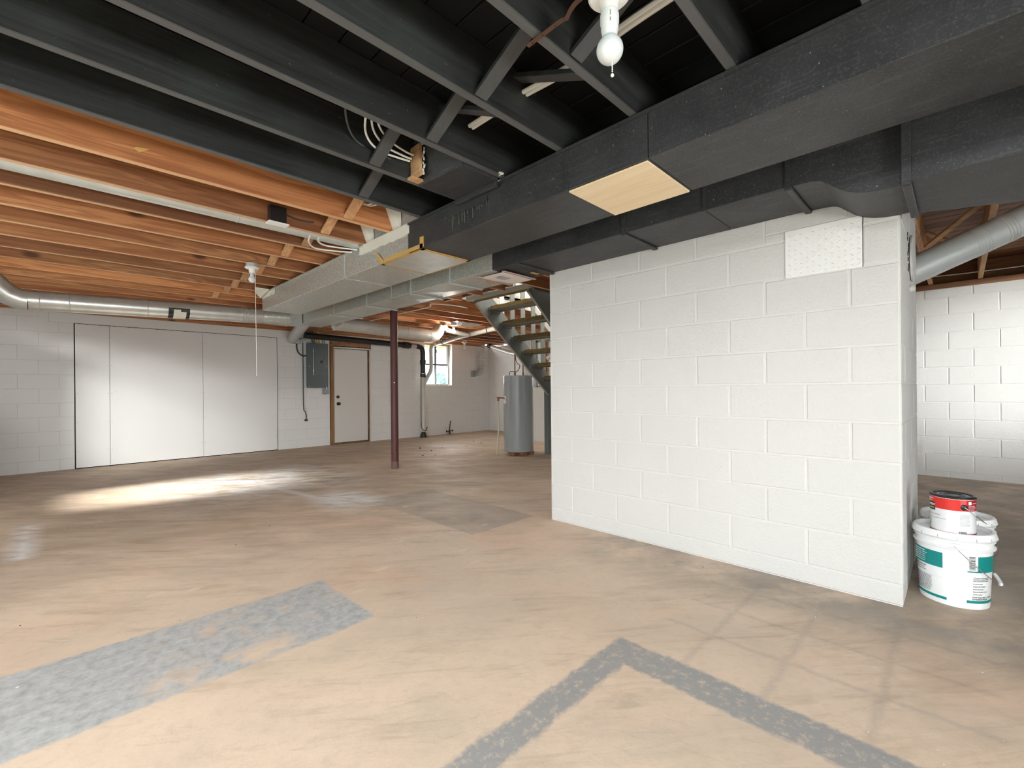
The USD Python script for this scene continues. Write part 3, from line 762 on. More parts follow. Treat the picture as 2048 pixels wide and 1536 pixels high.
for k in range(-5, 21):
    y0, y1 = jy(k) + 0.04, jy(k) + 0.04 + JT
    x0 = GX1; x1 = XE + 0.15 if y1 < 6.5 else XC + 0.15
    if 0 <= k <= 4: x0 = CX1 + 0.03
    if k <= -1: x0 = 3.2
    near = k <= 0
    lab = (f"weathered pine joist over the right back corner, {ORD[0 - k]} from the chimney" if near else f"bare pine joist right of the ducts, {ORD[k - 1]} from the chimney")
    spans = [(x0, x1)]
    if WY0 - 0.05 < y0 < WY1 + 0.02: spans = [(x0, 3.80), (WX1 + 0.03, x1)]
    if len(spans) == 1:
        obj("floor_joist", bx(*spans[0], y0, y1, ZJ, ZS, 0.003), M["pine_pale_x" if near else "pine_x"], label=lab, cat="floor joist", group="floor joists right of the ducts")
    else:
        for q, s in enumerate(spans):
            if s[1] - s[0] > 0.1:
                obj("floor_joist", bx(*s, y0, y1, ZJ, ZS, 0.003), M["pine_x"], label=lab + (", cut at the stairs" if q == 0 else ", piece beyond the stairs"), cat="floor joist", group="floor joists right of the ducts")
gi = obj("girder", cat_(bx(GX0, GX0 + 0.07, 2.5, YB + 0.15, 2.245, ZS, 0.003), bx(GX0 + 0.074, GX0 + 0.144, 2.5, YB + 0.15, 2.245, ZS, 0.003), bx(GX0 + 0.148, GX1, 2.5, YB + 0.15, 2.245, ZS, 0.003)), M["pine_y"], label="built-up brown wooden girder carried by the red steel column", cat="beam")
obj("sill_plate", cat_(bx(XW, XC, YB + 0.0, YB + 0.16, 2.25, 2.288, 0.003), bx(XW, 8.2, YB - 0.03, YB + 0.01, 2.288, ZS, 0.003)), M["pine_x"], label="dark brown sill plate and rim board on top of the long back wall", cat="sill plate")
obj("sill_plate", cat_(bx(XE - 0.01, XE + 0.15, YW, 3.7, 2.21, 2.27, 0.003), bx(XE + 0.15, XE + 0.19, YW, 3.7, 2.27, ZS, 0.003)), M["pine_dark_y"], label="brown sill plate on the white wall behind the paint buckets", cat="sill plate")

obj("trimmer", bx(3.803, 3.84, WY0 - 0.08, WY1 + 0.08, 2.315, ZS, 0.003), M["pine_dark_y"], label="dark trimmer joist across the head of the stair opening", cat="trimmer joist")
# bridging between the joists
def bridge(x, k, mat, label, group, flip=False, w=0.064, dx=0.0):
    za, zb = (ZS - 0.05, ZJ + 0.012) if not flip else (ZJ + 0.012, ZS - 0.05)
    a = (x, jy(k) + JT + 0.001, za); b = (x + dx, jy(k + 1) - 0.001, zb)
    obj("bridging", beam(a, b, w, 0.019, (0, 0, 1)), mat, label=label, cat="bridging", group=group)


for k, xx, lab in ((4, 1.345, "black bridging strip between joists, nearest the bare pine joists"), (3, 1.20, "black bridging strip left of the black branch duct"), (2, 1.275, "black bridging strip with a loose strip crossing beside it, farther from the bulb"),
                   (1, 1.23, "black bridging strip ending at the rusty hanger strap"), (0, 1.33, "black bridging strip beside the near light bulb"), (-1, 1.30, "black bridging strip at the top edge of the picture, right of the bulb")):
    bridge(xx, k, M["black_y"], lab, "black bridging between the joists")
obj("bridging", beam((1.355, jy(2) + JT + 0.002, ZJ + 0.02), (1.350, jy(3) - 0.004, ZS - 0.04), 0.064, 0.019, (0, 0, 1)), M["black_y"], label="black bridging strip slanting the other way, left of the rusty hanger strap", cat="bridging", group="black bridging between the joists")
obj("bridging", beam((1.425, jy(1) + JT + 0.002, ZJ + 0.02), (1.455, jy(2) - 0.004, ZS - 0.04), 0.064, 0.019, (0, 0, 1)), M["black_y"], label="black bridging strip slanting the other way, below the rusty hanger strap", cat="bridging", group="black bridging between the joists")
for q, k in enumerate(range(5, 15)):
    bridge(1.44 + 0.012 * (q % 3), k, M["pine_pale_y"], f"orange pine bridging strip, {ORD[q]} from the black joists", "pine bridging between the joists")
for q, (k, xa, xb, fl) in enumerate([(-2, 4.85, 5.35, True), (-2, 5.95, 5.50, False), (-1, 5.1, 5.5, True), (-1, 4.5, 4.3, False)]):
    obj("bridging", beam((xa, jy(k) + 0.08, (ZS - 0.04) if fl else ZJ + 0.02), (xb, jy(k + 1) + 0.038, (ZJ + 0.02) if fl else (ZS - 0.04)), 0.05, 0.02), M["pine_pale_y"],
        label=["pine bridging strip rising above the round pipe, right back corner", "pine bridging strip crossing under the boards, right back corner", "pine bridging strip next to the chimney top", "short pine bridging strip behind the black duct"][q], cat="bridging", group="bridging in the right back corner")

# ------------------------------------------------------------------ main supply duct
ZB = 2.06
D0, D1, DT = 1.772, 2.212, 2.262
du = thing("supply_duct", "long rectangular sheet metal duct under the joists, black near the camera and bare galvanised beyond", "duct", loc=(D0, 5.9, ZB))
for (p, q, mt) in ((-3.3, 0.93, "black_metal"), (0.93, 1.36, "black_metal"), (1.36, 2.765, "black_metal"), (2.765, 3.755, "galv"), (3.755, 5.9, "galv")):
    obj("section", bx(D0, D1, p + 0.0012, q - 0.0012, ZB, DT, 0.003), M[mt], du)
for y, mt in ((1.36, "black_metal"), (3.755, "galv_dull")):
    obj("seam", cat_(bx(D0 - 0.003, D1 + 0.003, y - 0.009, y + 0.009, ZB - 0.003, ZB + 0.002), bx(D0 - 0.004, D0 + 0.002, y - 0.009, y + 0.009, ZB, DT)), M[mt], du)
obj("flange", bx(D0 - 0.012, D0 + 0.004, -3.3, 2.75, DT - 0.012, DT + 0.002), M["black_metal"], du)
obj("flange", bx(D0 - 0.010, D0 + 0.004, 3.40, 5.9, DT - 0.010, DT + 0.002), M["galv"], du)
obj("end_cap", bx(D0, D1, 5.9, 5.915, ZB + 0.002, DT - 0.002), M["galv"], du)
obj("cover_plate", bx(D0 + 0.008, D1 - 0.012, 0.935, 1.352, ZB - 0.009, ZB - 0.001, 0.001), M["plywood"], du, label="pale plywood plate over the duct's register opening")
rg0, rg1, rx0, rx1 = 2.60, 3.15, D0 + 0.012, D1 - 0.004
obj("register", bx(rx0 + 0.02, rx1 - 0.02, rg0 + 0.03, rg1 - 0.03, ZB - 0.006, ZB - 0.001), M["galv_pipe"], du, label="bare metal plate framed in tan tape")
tp = [bx(rx0, rx0 + 0.022, rg0, rg1, ZB - 0.004, ZB - 0.001), bx(rx1 - 0.02, rx1, rg0, rg1, ZB - 0.004, ZB - 0.001), bx(rx0, rx1, rg0, rg0 + 0.03, ZB - 0.004, ZB - 0.001), bx(rx0, rx1, rg1 - 0.025, rg1, ZB - 0.004, ZB - 0.001),
      bx(D0 - 0.003, D0 - 0.001, rg0 - 0.02, rg1 + 0.02, ZB, ZB + 0.028), bx(D0 - 0.003, D0 - 0.001, rg0 - 0.03, rg0 + 0.015, ZB, ZB + 0.075)]
tp.append(beam((D0 - 0.004, 3.10, ZB + 0.005), (D0 - 0.012, 3.19, ZB + 0.085), 0.004, 0.03, (0, -1, 0)))
obj("tape", cat_(*tp), M["tape_tan"], du)
# white sealing tape along the top edge and around the take-offs
def strip(pts_y, zlo, zhi, r=np.random.default_rng(5)):
    ys_ = np.linspace(pts_y[0], pts_y[1], 26); lo = zlo + 0.012 * r.random(26); n = 26
    v = np.vstack([np.stack([np.full(n, D0 - 0.006), ys_, lo], 1), np.stack([np.full(n, D0 - 0.006), ys_, np.full(n, zhi)], 1), np.stack([np.full(n, D0 - 0.001), ys_, lo], 1), np.stack([np.full(n, D0 - 0.001), ys_, np.full(n, zhi)], 1)])
    f = []
    for i in range(n - 1):
        for (a, b) in ((0, 1), (1, 3), (3, 2), (2, 0)):
            f += [(a * n + i, b * n + i, b * n + i + 1), (a * n + i, b * n + i + 1, a * n + i + 1)]
    return trimesh.Trimesh(v, np.array(f), process=False)


obj("sealing_tape", strip((2.74, 3.47), 2.185, 2.268), M["mastic"], du)
obj("sealing_tape", strip((5.45, 5.90), 2.19, 2.268), M["mastic"], du)
obj("sealing_tape", strip((1.93, 2.30), 2.17, 2.262), M["black_metal"], du)
M["scrape"] = plain("scraped_paint", (0.085, 0.092, 0.070), 0.5)
r6 = random.Random(3)
for q in range(26):
    ya = 1.90 + 0.40 * r6.random(); ht = 0.012 + 0.06 * r6.random() ** 2
    obj("scrape", bx(D0 - 0.0065 if 1.93 < ya < 2.30 else D0 - 0.0014, D0 - 0.0002, ya, ya + 0.002 + 0.004 * r6.random(), 2.165 - ht * r6.random(), 2.165 + 0.3 * ht), M["scrape"], du)
for y in (3.00, 3.95, 5.05):
    obj("stamp", cat_(*[bx(1.93 + 0.035 * q, 1.95 + 0.035 * q, y - 0.11 + 0.02 * (q % 2), y + 0.09 - 0.015 * (q % 3), ZB - 0.0012, ZB - 0.0004) for q in range(4)]), M["galv_dull"], du)
for k in (5, 6):
    t = thing("duct_takeoff", ["galvanised branch box with white tape between the first two pine joists", "galvanised branch box with white tape one bay farther left"][k - 5], "duct", loc=(D0, jy(k), ZJ), group="branch boxes on the supply duct")
    ya, yb = jy(k) + JT + 0.004, jy(k + 1) - 0.004
    obj("box", bx(D0 + 0.035, D1 + 0.3, ya, yb, ZJ - 0.004, ZS - 0.03, 0.003), M["galv"], t)
    obj("tape", cat_(hull([(D0 + 0.02, yb + 0.002, ZJ), (D0 - 0.06, yb - 0.004, ZS - 0.04), (D0 + 0.0, yb - 0.004, ZS - 0.04), (D0 + 0.034, yb - 0.09, ZJ + 0.01), (D0 + 0.02, yb - 0.10, ZS - 0.05), (D0 + 0.04, yb, ZS - 0.05)])), M["mastic"], t)
t = thing("branch_duct", "stubby black branch duct joining the main duct between black joists", "duct", loc=(1.47, jy(3), ZJ))
ya, yb = jy(3) + JT + 0.004, jy(4) - 0.004
obj("box", hull([(1.44, ya, 2.49), (1.44, yb, 2.49), (1.50, ya, ZJ - 0.018), (1.475, yb, ZJ - 0.018), (1.756, ya, ZJ - 0.018), (1.756, yb, ZJ - 0.018), (1.756, ya, 2.49), (1.756, yb, 2.49)]), M["black_metal"], t)
obj("rim", cat_(beam((1.745, ya, ZJ - 0.034), (1.745, yb, ZJ - 0.034), 0.02, 0.03)), M["black_metal"], t)
obj("wood_scrap", cat_(bx(1.415, 1.432, jy(4) - 0.10, jy(4) - 0.012, ZJ + 0.0, 2.44), bx(1.40, 1.48, jy(4) - 0.05, jy(4) - 0.002, ZJ - 0.006, ZJ + 0.006)), M["pine_pale_y"], t, label="unpainted orange wood beside the branch duct")
rr = np.random.default_rng(11)
def blob(c, s, n=10):
    p = rr.normal(size=(n, 3)); p /= np.linalg.norm(p, axis=1, keepdims=True); return hull(np.array(c) + p * np.array(s))
obj("foam", cat_(*[blob((1.436 + 0.01 * rr.random(), jy(4) - 0.11 + 0.014 * rr.random(), 2.28 + 0.02 * q), (0.008, 0.010, 0.014)) for q in range(9)]), M["mastic"], t)
obj("sealant", cat_(*[blob((1.735 + 0.005 * rr.random(), ya - 0.02 - 0.03 * rr.random() * (q % 3), 2.275 + 0.006 * rr.random()), (0.022, 0.018, 0.008)) for q in range(7)]), M["mastic"], t)
obj("sealant", tube(curve([(1.764, yb - 0.02, 2.238), (1.757, yb - 0.16, 2.232), (1.757, ya + 0.10, 2.238), (1.764, ya - 0.02, 2.262)], 6), 0.004, 6), M["mastic"], t)

# ------------------------------------------------------------------ return duct beside the chimney
R0, R1 = 2.512, 2.885
rd = thing("return_duct", "second rectangular duct beside the chimney, dropping in a curve near the camera", "duct", loc=(R0, 3.0, ZB))
RT = 2.258
for (p, q, mt, x1) in ((0.585, 0.985, "black_metal", 2.932), (0.985, 1.486, "black_metal", 2.932), (1.486, 2.40, "black_metal", 2.932), (2.40, 2.69, "black_metal", 2.925), (2.69, 3.25, "galv", 2.91), (3.25, 3.88, "galv", 2.885), (3.88, 4.243, "galv", R1), (4.243, 4.775, "galv", R1), (4.775, 5.625, "galv", R1), (5.625, 6.9, "galv", R1)):
    y0_, y1_ = p + 0.0012, q - 0.0012
    obj("section", bx(R0, x1, y0_, y1_, ZB, RT, 0.003), M[mt], rd)
    if q - p > 0.3:
        # cross-break creases: a shallow pyramid folded into the bottom sheet
        cxm, cym = (R0 + x1) / 2, (p + q) / 2
        obj("crease", trimesh.Trimesh([(R0 + .01, y0_ + .01, ZB - .0005), (x1 - .01, y0_ + .01, ZB - .0005), (x1 - .01, y1_ - .01, ZB - .0005), (R0 + .01, y1_ - .01, ZB - .0005), (cxm, cym, ZB - 0.011)], [(0, 4, 1), (1, 4, 2), (2, 4, 3), (3, 4, 0)], process=False), M[mt], rd)
for y, mt in ((0.585, "black_metal"), (1.486, "black_metal"), (2.40, "black_metal"), (3.25, "galv_dull"), (3.88, "galv_dull"), (4.775, "galv_dull"), (5.625, "galv_dull")):
    x1 = 2.936 if y < 2.6 else R1 + 0.02
    obj("drive_cleat", cat_(bx(R0 - 0.004, x1, y - 0.016, y + 0.016, ZB - 0.016, ZB - 0.001, 0.004), bx(R0 - 0.008, R0 - 0.001, y - 0.012, y + 0.012, ZB - 0.014, RT)), M[mt], rd)
for y, mt in ((0.985, "black_metal"), (4.243, "galv_dull")):
    obj("drive_cleat", bx(R0 - 0.006, R0 - 0.001, y - 0.01, y + 0.01, ZB - 0.004, RT), M[mt], rd)
# the curved drop and the wider plenum towards the camera
prof = [(0.585, ZB), (0.47, 2.052), (0.42, 2.018), (0.37, 1.976), (0.31, 1.948), (0.24, 1.936), (0.15, 1.936)]
def sect(x0, x1, pr, top):
    n = len(pr); v = []; f = []
    for (y, z) in pr:
        v += [(x0, y, z), (x1, y, z), (x0, y, top), (x1, y, top)]
    for i in range(n - 1):
        a, b = 4 * i, 4 * i + 4
        for (p, q) in ((0, 1), (1, 3), (3, 2), (2, 0)):
            f += [(a + p, b + p, b + q), (a + p, b + q, a + q)]
    f += [(0, 1, 3), (0, 3, 2)]; e = 4 * (n - 1); f += [(e, e + 3, e + 1), (e, e + 2, e + 3)]
    return trimesh.Trimesh(v, np.array(f), process=False)
fine = curve([(y, z, 0) for y, z in prof], 6)[:, :2]
obj("curved_drop", sect(R0, 2.936, fine, RT), M["black_metal"], rd, smooth=30)
obj("plenum", hull([(R0 - 0.03, 0.148, 1.936), (2.975, 0.148, 1.936), (R0 - 0.03, 0.148, RT), (2.975, 0.148, RT), (R0 - 0.06, -2.6, 1.93), (3.9, -2.6, 1.93), (R0 - 0.06, -2.6, RT), (3.9, -2.6, RT), (3.15, -0.25, 1.936), (3.15, -0.25, RT)]), M["black_metal"], rd)
obj("drive_cleat", cat_(bx(R0 - 0.034, 2.985, 0.135, 0.165, 1.918, 1.935, 0.004), bx(R0 - 0.042, R0 - 0.031, 0.135, 0.165, 1.92, RT)), M["black_metal"], rd)
lbl = thing("paper_label", "torn white and pink paper label on the underside of the ducts beside the chimney", "paper label", loc=(2.75, 2.74, ZB))
obj("sheet", hull([(2.56, 2.885, ZB - .018), (2.575, 2.60, ZB - .018), (2.925, 2.63, ZB - .020), (2.915, 2.84, ZB - .024), (2.74, 2.74, ZB - .024), (2.56, 2.885, ZB - .0165), (2.575, 2.60, ZB - .0165), (2.925, 2.63, ZB - .0185), (2.915, 2.84, ZB - .0225)]), M["paper"], lbl)
obj("border", bx(2.53, 2.93, 2.868, 2.90, ZB - .025, ZB - .016), M["paper_pink"], lbl)
obj("border", bx(2.545, 2.935, 2.588, 2.612, ZB - .024, ZB - .016), M["paper_pink"], lbl)
obj("print", bx(2.63, 2.74, 2.70, 2.78, ZB - .0265, ZB - .0245), M["can_grey"], lbl)
obj("tape", cat_(bx(2.70, 2.78, 2.93, 2.985, ZB - .0145, ZB - .0125), bx(2.76, 2.84, 2.47, 2.50, ZB - .0145, ZB - .0125)), M["tape_tan"], lbl)

# ------------------------------------------------------------------ round pipes
def rings(c0, c1, at, r, w=0.004, hgt=0.003):
    c0, c1 = np.array(c0, float), np.array(c1, float); d = (c1 - c0) / np.linalg.norm(c1 - c0)
    return cat_(*[tube([c0 + d * (s - w), c0 + d * (s - w / 2), c0 + d * (s + w / 2), c0 + d * (s + w)], [r, r + hgt, r + hgt, r], 28, False) for s in at])


pp = thing("round_duct", "long round galvanised duct running along the top of the back wall", "duct", loc=(1.0, 6.75, 2.08))
obj("pipe", tube([(-0.16, 6.75, 2.045), (2.02, 6.75, 2.125)], 0.102, 28), M["galv_pipe"], pp, smooth=40)
obj("seam", rings((-0.16, 6.75, 2.045), (2.02, 6.75, 2.125), (0.08, 0.30, 0.95, 1.93, 1.96, 1.99), 0.102), M["galv_dull"], pp, smooth=40)
el = [(-0.16, 6.75, 2.045), (-0.22, 6.75, 2.05), (-0.30, 6.74, 2.085), (-0.36, 6.72, 2.14), (-0.42, 6.70, 2.21), (-0.60, 6.66, 2.40)]
obj("elbow", tube(el, 0.104, 28), M["galv_pipe"], pp, smooth=25)
obj("transition", trimesh.convex.convex_hull(np.vstack([tube([(2.02, 6.75, 2.125), (2.03, 6.75, 2.125)], 0.102, 24).vertices, [(2.34, 6.62, 2.035), (2.34, 6.88, 2.035), (2.34, 6.62, 2.225), (2.34, 6.88, 2.225)]])), M["galv"], pp, smooth=20)
obj("collar", cat_(bx(2.335, 2.50, 6.62, 6.88, 2.037, 2.223, 0.002), bx(2.355, 2.375, 6.612, 6.888, 2.03, 2.23)), M["galv"], pp)
obj("tape_patch", lathe([(0.1045, -0.09), (0.1045, 0.09)], (0, 0, 0), 14, PI * 1.05, PI * 1.5), M["black_plastic"], pp)
# (the patch wraps the pipe: laid along x)
prim = stage.GetPrimAtPath(pp + "/tape_patch"); UsdGeom.Xformable(prim).ClearXformOpOrder(); stage.RemovePrim(pp + "/tape_patch")
def wrap_x(x0, x1, a0, a1, r, cy, czf, n=12):
    v, f = [], []
    for a in np.linspace(a0, a1, n):
        for xx in (x0, x1):
            v.append((xx, cy + r * math.cos(a), czf(xx) + r * math.sin(a)))
    for i in range(n - 1):
        f += [(2 * i, 2 * i + 1, 2 * i + 3), (2 * i, 2 * i + 3, 2 * i + 2)]
    return trimesh.Trimesh(v, np.array(f), process=False)
zf = lambda xx: 2.045 + (xx + 0.16) * 0.08 / 2.18
obj("black_patch", wrap_x(0.98, 1.19, PI * 0.97, PI * 1.52, 0.1035, 6.75, zf), M["black_plastic"], pp, smooth=True)
obj("white_patch", cat_(wrap_x(1.03, 1.155, PI * 1.10, PI * 1.54, 0.1048, 6.75, zf), wrap_x(1.03, 1.10, PI * 1.02, PI * 1.12, 0.1048, 6.75, zf)), M["mastic"], pp, smooth=True)
pp = thing("round_duct", "round galvanised duct running from the return duct towards the back window, with a crimped end", "duct", loc=(3.6, 6.5, 2.05))
obj("pipe", tube([(2.905, 6.5, 2.09), (4.56, 6.5, 2.035)], 0.103, 28), M["galv_pipe"], pp, smooth=40)
obj("seam", rings((2.86, 6.5, 2.09), (4.56, 6.5, 2.035), (0.12, 0.15, 1.25), 0.103), M["galv_dull"], pp, smooth=40)
obj("elbow", tube([(4.56, 6.5, 2.035), (4.64, 6.5, 2.035), (4.71, 6.5, 2.065), (4.76, 6.5, 2.12), (4.80, 6.5, 2.22)], [0.105, 0.106, 0.107, 0.105, 0.10], 28), M["galv_pipe"], pp, smooth=25)
obj("torn_tape", hull([(2.89, 6.38, 2.03), (2.93, 6.62, 1.985), (2.89, 6.40, 2.10), (2.92, 6.39, 2.17), (2.96, 6.58, 1.99), (2.98, 6.40, 2.06)]), M["foil"], pp)
pp = thing("round_duct", "short round galvanised duct dropping to the wall above the electrical panel", "duct", loc=(2.8, 7.8, 2.1))
obj("pipe", tube([(2.68, 6.95, 2.15), (3.16, 8.86, 2.075)], 0.088, 26), M["galv_dull"], pp, smooth=40)
obj("rim", rings((2.66, 6.91, 2.15), (3.16, 8.86, 2.075), (0.04, 1.9), 0.088), M["galv_dull"], pp, smooth=40)
pp = thing("round_duct", "thin round galvanised pipe tucked between the pine joists", "duct", loc=(-0.8, 3.5, 2.3))
obj("pipe", tube([(-3.3, 3.515, 2.318), (1.78, 3.515, 2.318)], 0.062, 24), M["galv_pipe"], pp, smooth=40)
obj("seam", rings((-3.3, 3.515, 2.318), (1.78, 3.515, 2.318), (4.20,), 0.062), M["galv_dull"], pp, smooth=40)
pp = thing("round_duct", "round galvanised duct slanting across the corner behind the chimney", "duct", loc=(4.4, 0.0, 2.0))
ra, rb = np.array([4.30, 0.195, 1.925]), np.array([4.52, -0.315, 2.185]); rdv = (rb - ra)
obj("pipe", tube([ra - rdv * 0.5, rb + rdv * 0.6], 0.097, 30), M["galv_light"], pp, smooth=40)
obj("seam", rings(ra, rb + rdv * 0.6, (0.30, 0.318, 0.336, 0.354, 0.372, 0.47, 0.488, 0.506, 0.524), 0.097, 0.004, 0.002), M["galv_light"], pp, smooth=40)

# ------------------------------------------------------------------ lamps
def bulb_lamp(x, y, zt, label, style, lit=False, cord=None):
    t = thing("ceiling_lamp", label, "lamp", loc=(x, y, zt), group="bare bulb lampholders under the joists")
    obj("box", lathe([(0, 0.0), (0.05, 0.0), (0.05, -0.036), (0, -0.036)], (x, y, zt), 24), M["galv_dull"], t, smooth=40)
    b = zt - 0.036
    obj("holder", lathe([(0, 0.0), (0.058, 0.0), (0.060, -0.006), (0.054, -0.012), (0.028, -0.016), (0.025, -0.045), (0.0235, -0.052), (0, -0.052)], (x, y, b), 32), M["porcelain"], t, smooth=35)
    c = b - 0.05
    if style == "cfl":
        obj("bulb_base", lathe([(0.0, 0.0), (0.0235, 0.0), (0.0265, -0.012), (0.0265, -0.036), (0.0245, -0.040), (0.0245, -0.056), (0.022, -0.060), (0.0215, -0.075)], (x, y, c), 32), M["white_plastic"], t, smooth=35)
        pr = [(0.0215, -0.073)] + [(0.0335 * math.sin(a) if a > 0.7 else 0.0335 * math.sin(0.7), -0.105 - 0.0375 * -math.cos(a)) for a in np.linspace(PI - 0.69, 0.0, 2)][:0]
        pr += [(0.038 * math.sin(a), -0.110 + 0.038 * math.cos(a)) for a in np.linspace(0.60, PI, 18)]
        obj("globe", lathe(pr, (x, y, c), 36), M["lit"] if lit else M["bulb"], t, smooth=True)
        txt = [bx(-0.002, 0.002, -0.0005, 0.0005, -0.02 - 0.005 * q, -0.017 - 0.005 * q) for q in (0, 1, 2, 4, 5)]
        mk = cat_(*txt); mk.apply_translation((0.0268, 0, 0)); mk.apply_transform(trimesh.transformations.rotation_matrix(math.atan2(-y, -x) + 0.1, [0, 0, 1])); mk.apply_translation((x, y, c))
        obj("mark", mk, M["print_black"], t)
        zc = c - 0.148
        ch = [trimesh.creation.icosphere(1, 0.0022).apply_translation((x - 0.004, y - 0.01, zc - 0.005 * q)) for q in range(7)] + [trimesh.creation.icosphere(1, 0.0052).apply_translation((x - 0.004, y - 0.01, zc - 0.041))]
        obj("pull_chain", cat_(*ch), M["porcelain"], t)
    else:
        pr = [(0.014, 0.0), (0.0145, -0.018), (0.020, -0.034)] + [(0.031 * math.sin(a), -0.060 + 0.031 * math.cos(a)) for a in np.linspace(0.85, PI, 16)]
        obj("globe", lathe(pr, (x, y, c), 28), M["lit"] if lit else M["bulb"], t, smooth=True)
    if cord:
        dx, dy, z0, z1 = cord
        obj("pull_cord", cat_(rod((x + dx, y + dy, z0), (x + dx * 1.15, y + dy * 1.15, z1), 0.0022, 6), trimesh.creation.icosphere(1, 0.006).apply_translation((x + dx * 1.15, y + dy * 1.15, z1))), M["cable_white"], t)
    return t


bulb_lamp(1.127, 0.706, 2.255, "large white bulb with a bead pull chain hanging at the top of the picture", "cfl")
bulb_lamp(1.30, 4.62, ZJ, "unlit bulb in a white holder with a long pull cord, under the bare pine joists", "plain", cord=(0.022, -0.02, 2.19, 1.245))
bulb_lamp(4.92, 6.26, ZJ - 0.01, "glowing lit bulb under the joists near the back window", "plain", lit=True)
bulb_lamp(6.62, 8.02, 2.215, "small unlit bulb hanging right of the back window", "plain")
lampl = UsdLux.SphereLight.Define(stage, "/World/lit_bulb_light")
lampl.CreateRadiusAttr(0.032); lampl.CreateIntensityAttr(420.0); lampl.CreateColorAttr(Gf.Vec3f(1, 0.9, 0.75)); lampl.AddTranslateOp().Set(Gf.Vec3d(4.92, 6.26, 2.06))

# ------------------------------------------------------------------ steel column
t = thing("steel_column", "dark red painted round steel column standing on the floor", "column", loc=(3.39, 5.665, 0))
obj("shaft", lathe([(0.0, 0.0), (0.0515, 0.0), (0.0515, 2.235), (0, 2.235)], (3.39, 5.665, 0), 36), M["oxide"], t, smooth=40)
obj("cap_plate", bx(3.28, 3.50, 5.58, 5.75, 2.233, 2.245, 0.002), M["oxide"], t)
obj("base_scuff", lathe([(0.052, 0.001), (0.0522, 0.05), (0.0519, 0.10)], (3.39, 5.665, 0), 36), plain("scuffed_oxide", (0.16, 0.085, 0.075), 0.7), t, smooth=40)
hv = np.array([-3.39, -5.665, 0]) / math.hypot(3.39, 5.665) * 0.0522
obj("hole", trimesh.creation.icosphere(2, 0.011).apply_scale([1, 1, 0.7]).apply_translation(np.array([3.39, 5.665, 1.205]) + hv * 0.93), M["print_white"], t)

# ------------------------------------------------------------------ water heater
hx, hy, hr = 5.55, 5.32, 0.252
t = thing("water_heater", "tall grey cylindrical water heater standing on bricks under the stairs", "water heater", loc=(hx, hy, 0))
obj("tank", lathe([(0, 0.06), (hr - 0.008, 0.06), (hr, 0.068), (hr, 0.115), (hr + 0.002, 0.118), (hr + 0.002, 0.126), (hr, 0.129), (hr, 1.315), (hr - 0.006, 1.328), (0, 1.335)], (hx, hy, 0), 56), M["grey_enamel"], t, smooth=35)
for a in (200, 245, 300, 80):
    cxx, cyy = hx + 0.19 * math.cos(math.radians(a)), hy + 0.19 * math.sin(math.radians(a))
    obj("foot", bx(cxx - 0.06, cxx + 0.06, cyy - 0.05, cyy + 0.05, 0.0, 0.06, 0.004), M["pine_dark_y"], t, label="brown block under the tank")
ac = math.atan2(-hy, -hx)
def on_tank(a0, a1, z0, z1, r=hr + 0.0015):
    return lathe([(r, z0), (r, z1)], (hx, hy, 0), 8, ac + a0, ac + a1)
obj("sticker", on_tank(-1.32, -0.92, 0.93, 0.985), M["paper"], t)
obj("sticker", on_tank(-1.32, -0.92, 0.86, 0.92), M["paper"], t)
obj("sticker", on_tank(-1.42, -1.22, 1.10, 1.2), M["can_grey"], t)
obj("access_panel", on_tank(-0.30, -0.85 + 1.0, 0.80, 1.0, hr + 0.0005), M["grey_enamel"], t)
vx, vy = hx - 0.125, hy + 0.29
dirv = np.array([math.cos(ac - 1.15), math.sin(ac - 1.15)])
sx, sy = hx + dirv[0] * (hr + 0.015), hy + dirv[1] * (hr + 0.015)
ex, ey = hx + dirv[0] * (hr + 0.115), hy + dirv[1] * (hr + 0.115)
obj("relief_valve", cat_(rod((hx + dirv[0] * (hr - 0.02), hy + dirv[1] * (hr - 0.02), 0.955), (ex, ey, 0.955), 0.013, 10), rod((ex, ey, 0.905), (ex, ey, 0.975), 0.018, 10), rod((ex - 0.02, ey + 0.03, 0.965), (ex + 0.01, ey - 0.02, 0.968), 0.006, 8)), M["copper"], t, smooth=40)
obj("overflow_pipe", tube([(ex, ey, 0.905), (ex + 0.005, ey, 0.45), (ex - 0.03, ey + 0.01, 0.02)], 0.012, 10), M["cream_pipe"], t, smooth=40)
right = np.array([math.sin(YAW), -math.cos(YAW)])
for q, (off, top, lab) in enumerate(((-0.055, 2.26, "hot"), (0.085, 2.26, "cold"))):
    px, py = hx + right[0] * off, hy + right[1] * off
    obj("water_pipe", tube([(px, py, 1.33), (px, py, top)], 0.0115, 10), M["copper"], t, smooth=40)
    obj("fitting", cat_(rod((px, py, 1.325), (px, py, 1.385), 0.018, 10)), M["copper"], t, smooth=40)
px, py = hx + right[0] * -0.07, hy + right[1] * -0.07
obj("gate_valve", cat_(rod((px - 0.03, py + 0.03, 1.845), (px + 0.02, py - 0.02, 1.845), 0.014, 10), rod((px - 0.05, py + 0.05, 1.845), (px - 0.043, py + 0.043, 1.845), 0.028, 12), rod((px - 0.01, py + 0.01, 1.82), (px - 0.01, py + 0.01, 1.87), 0.02, 10)), M["copper"], t, smooth=40)
k0 = hx + right[0] * -0.15, hy + right[1] * -0.15
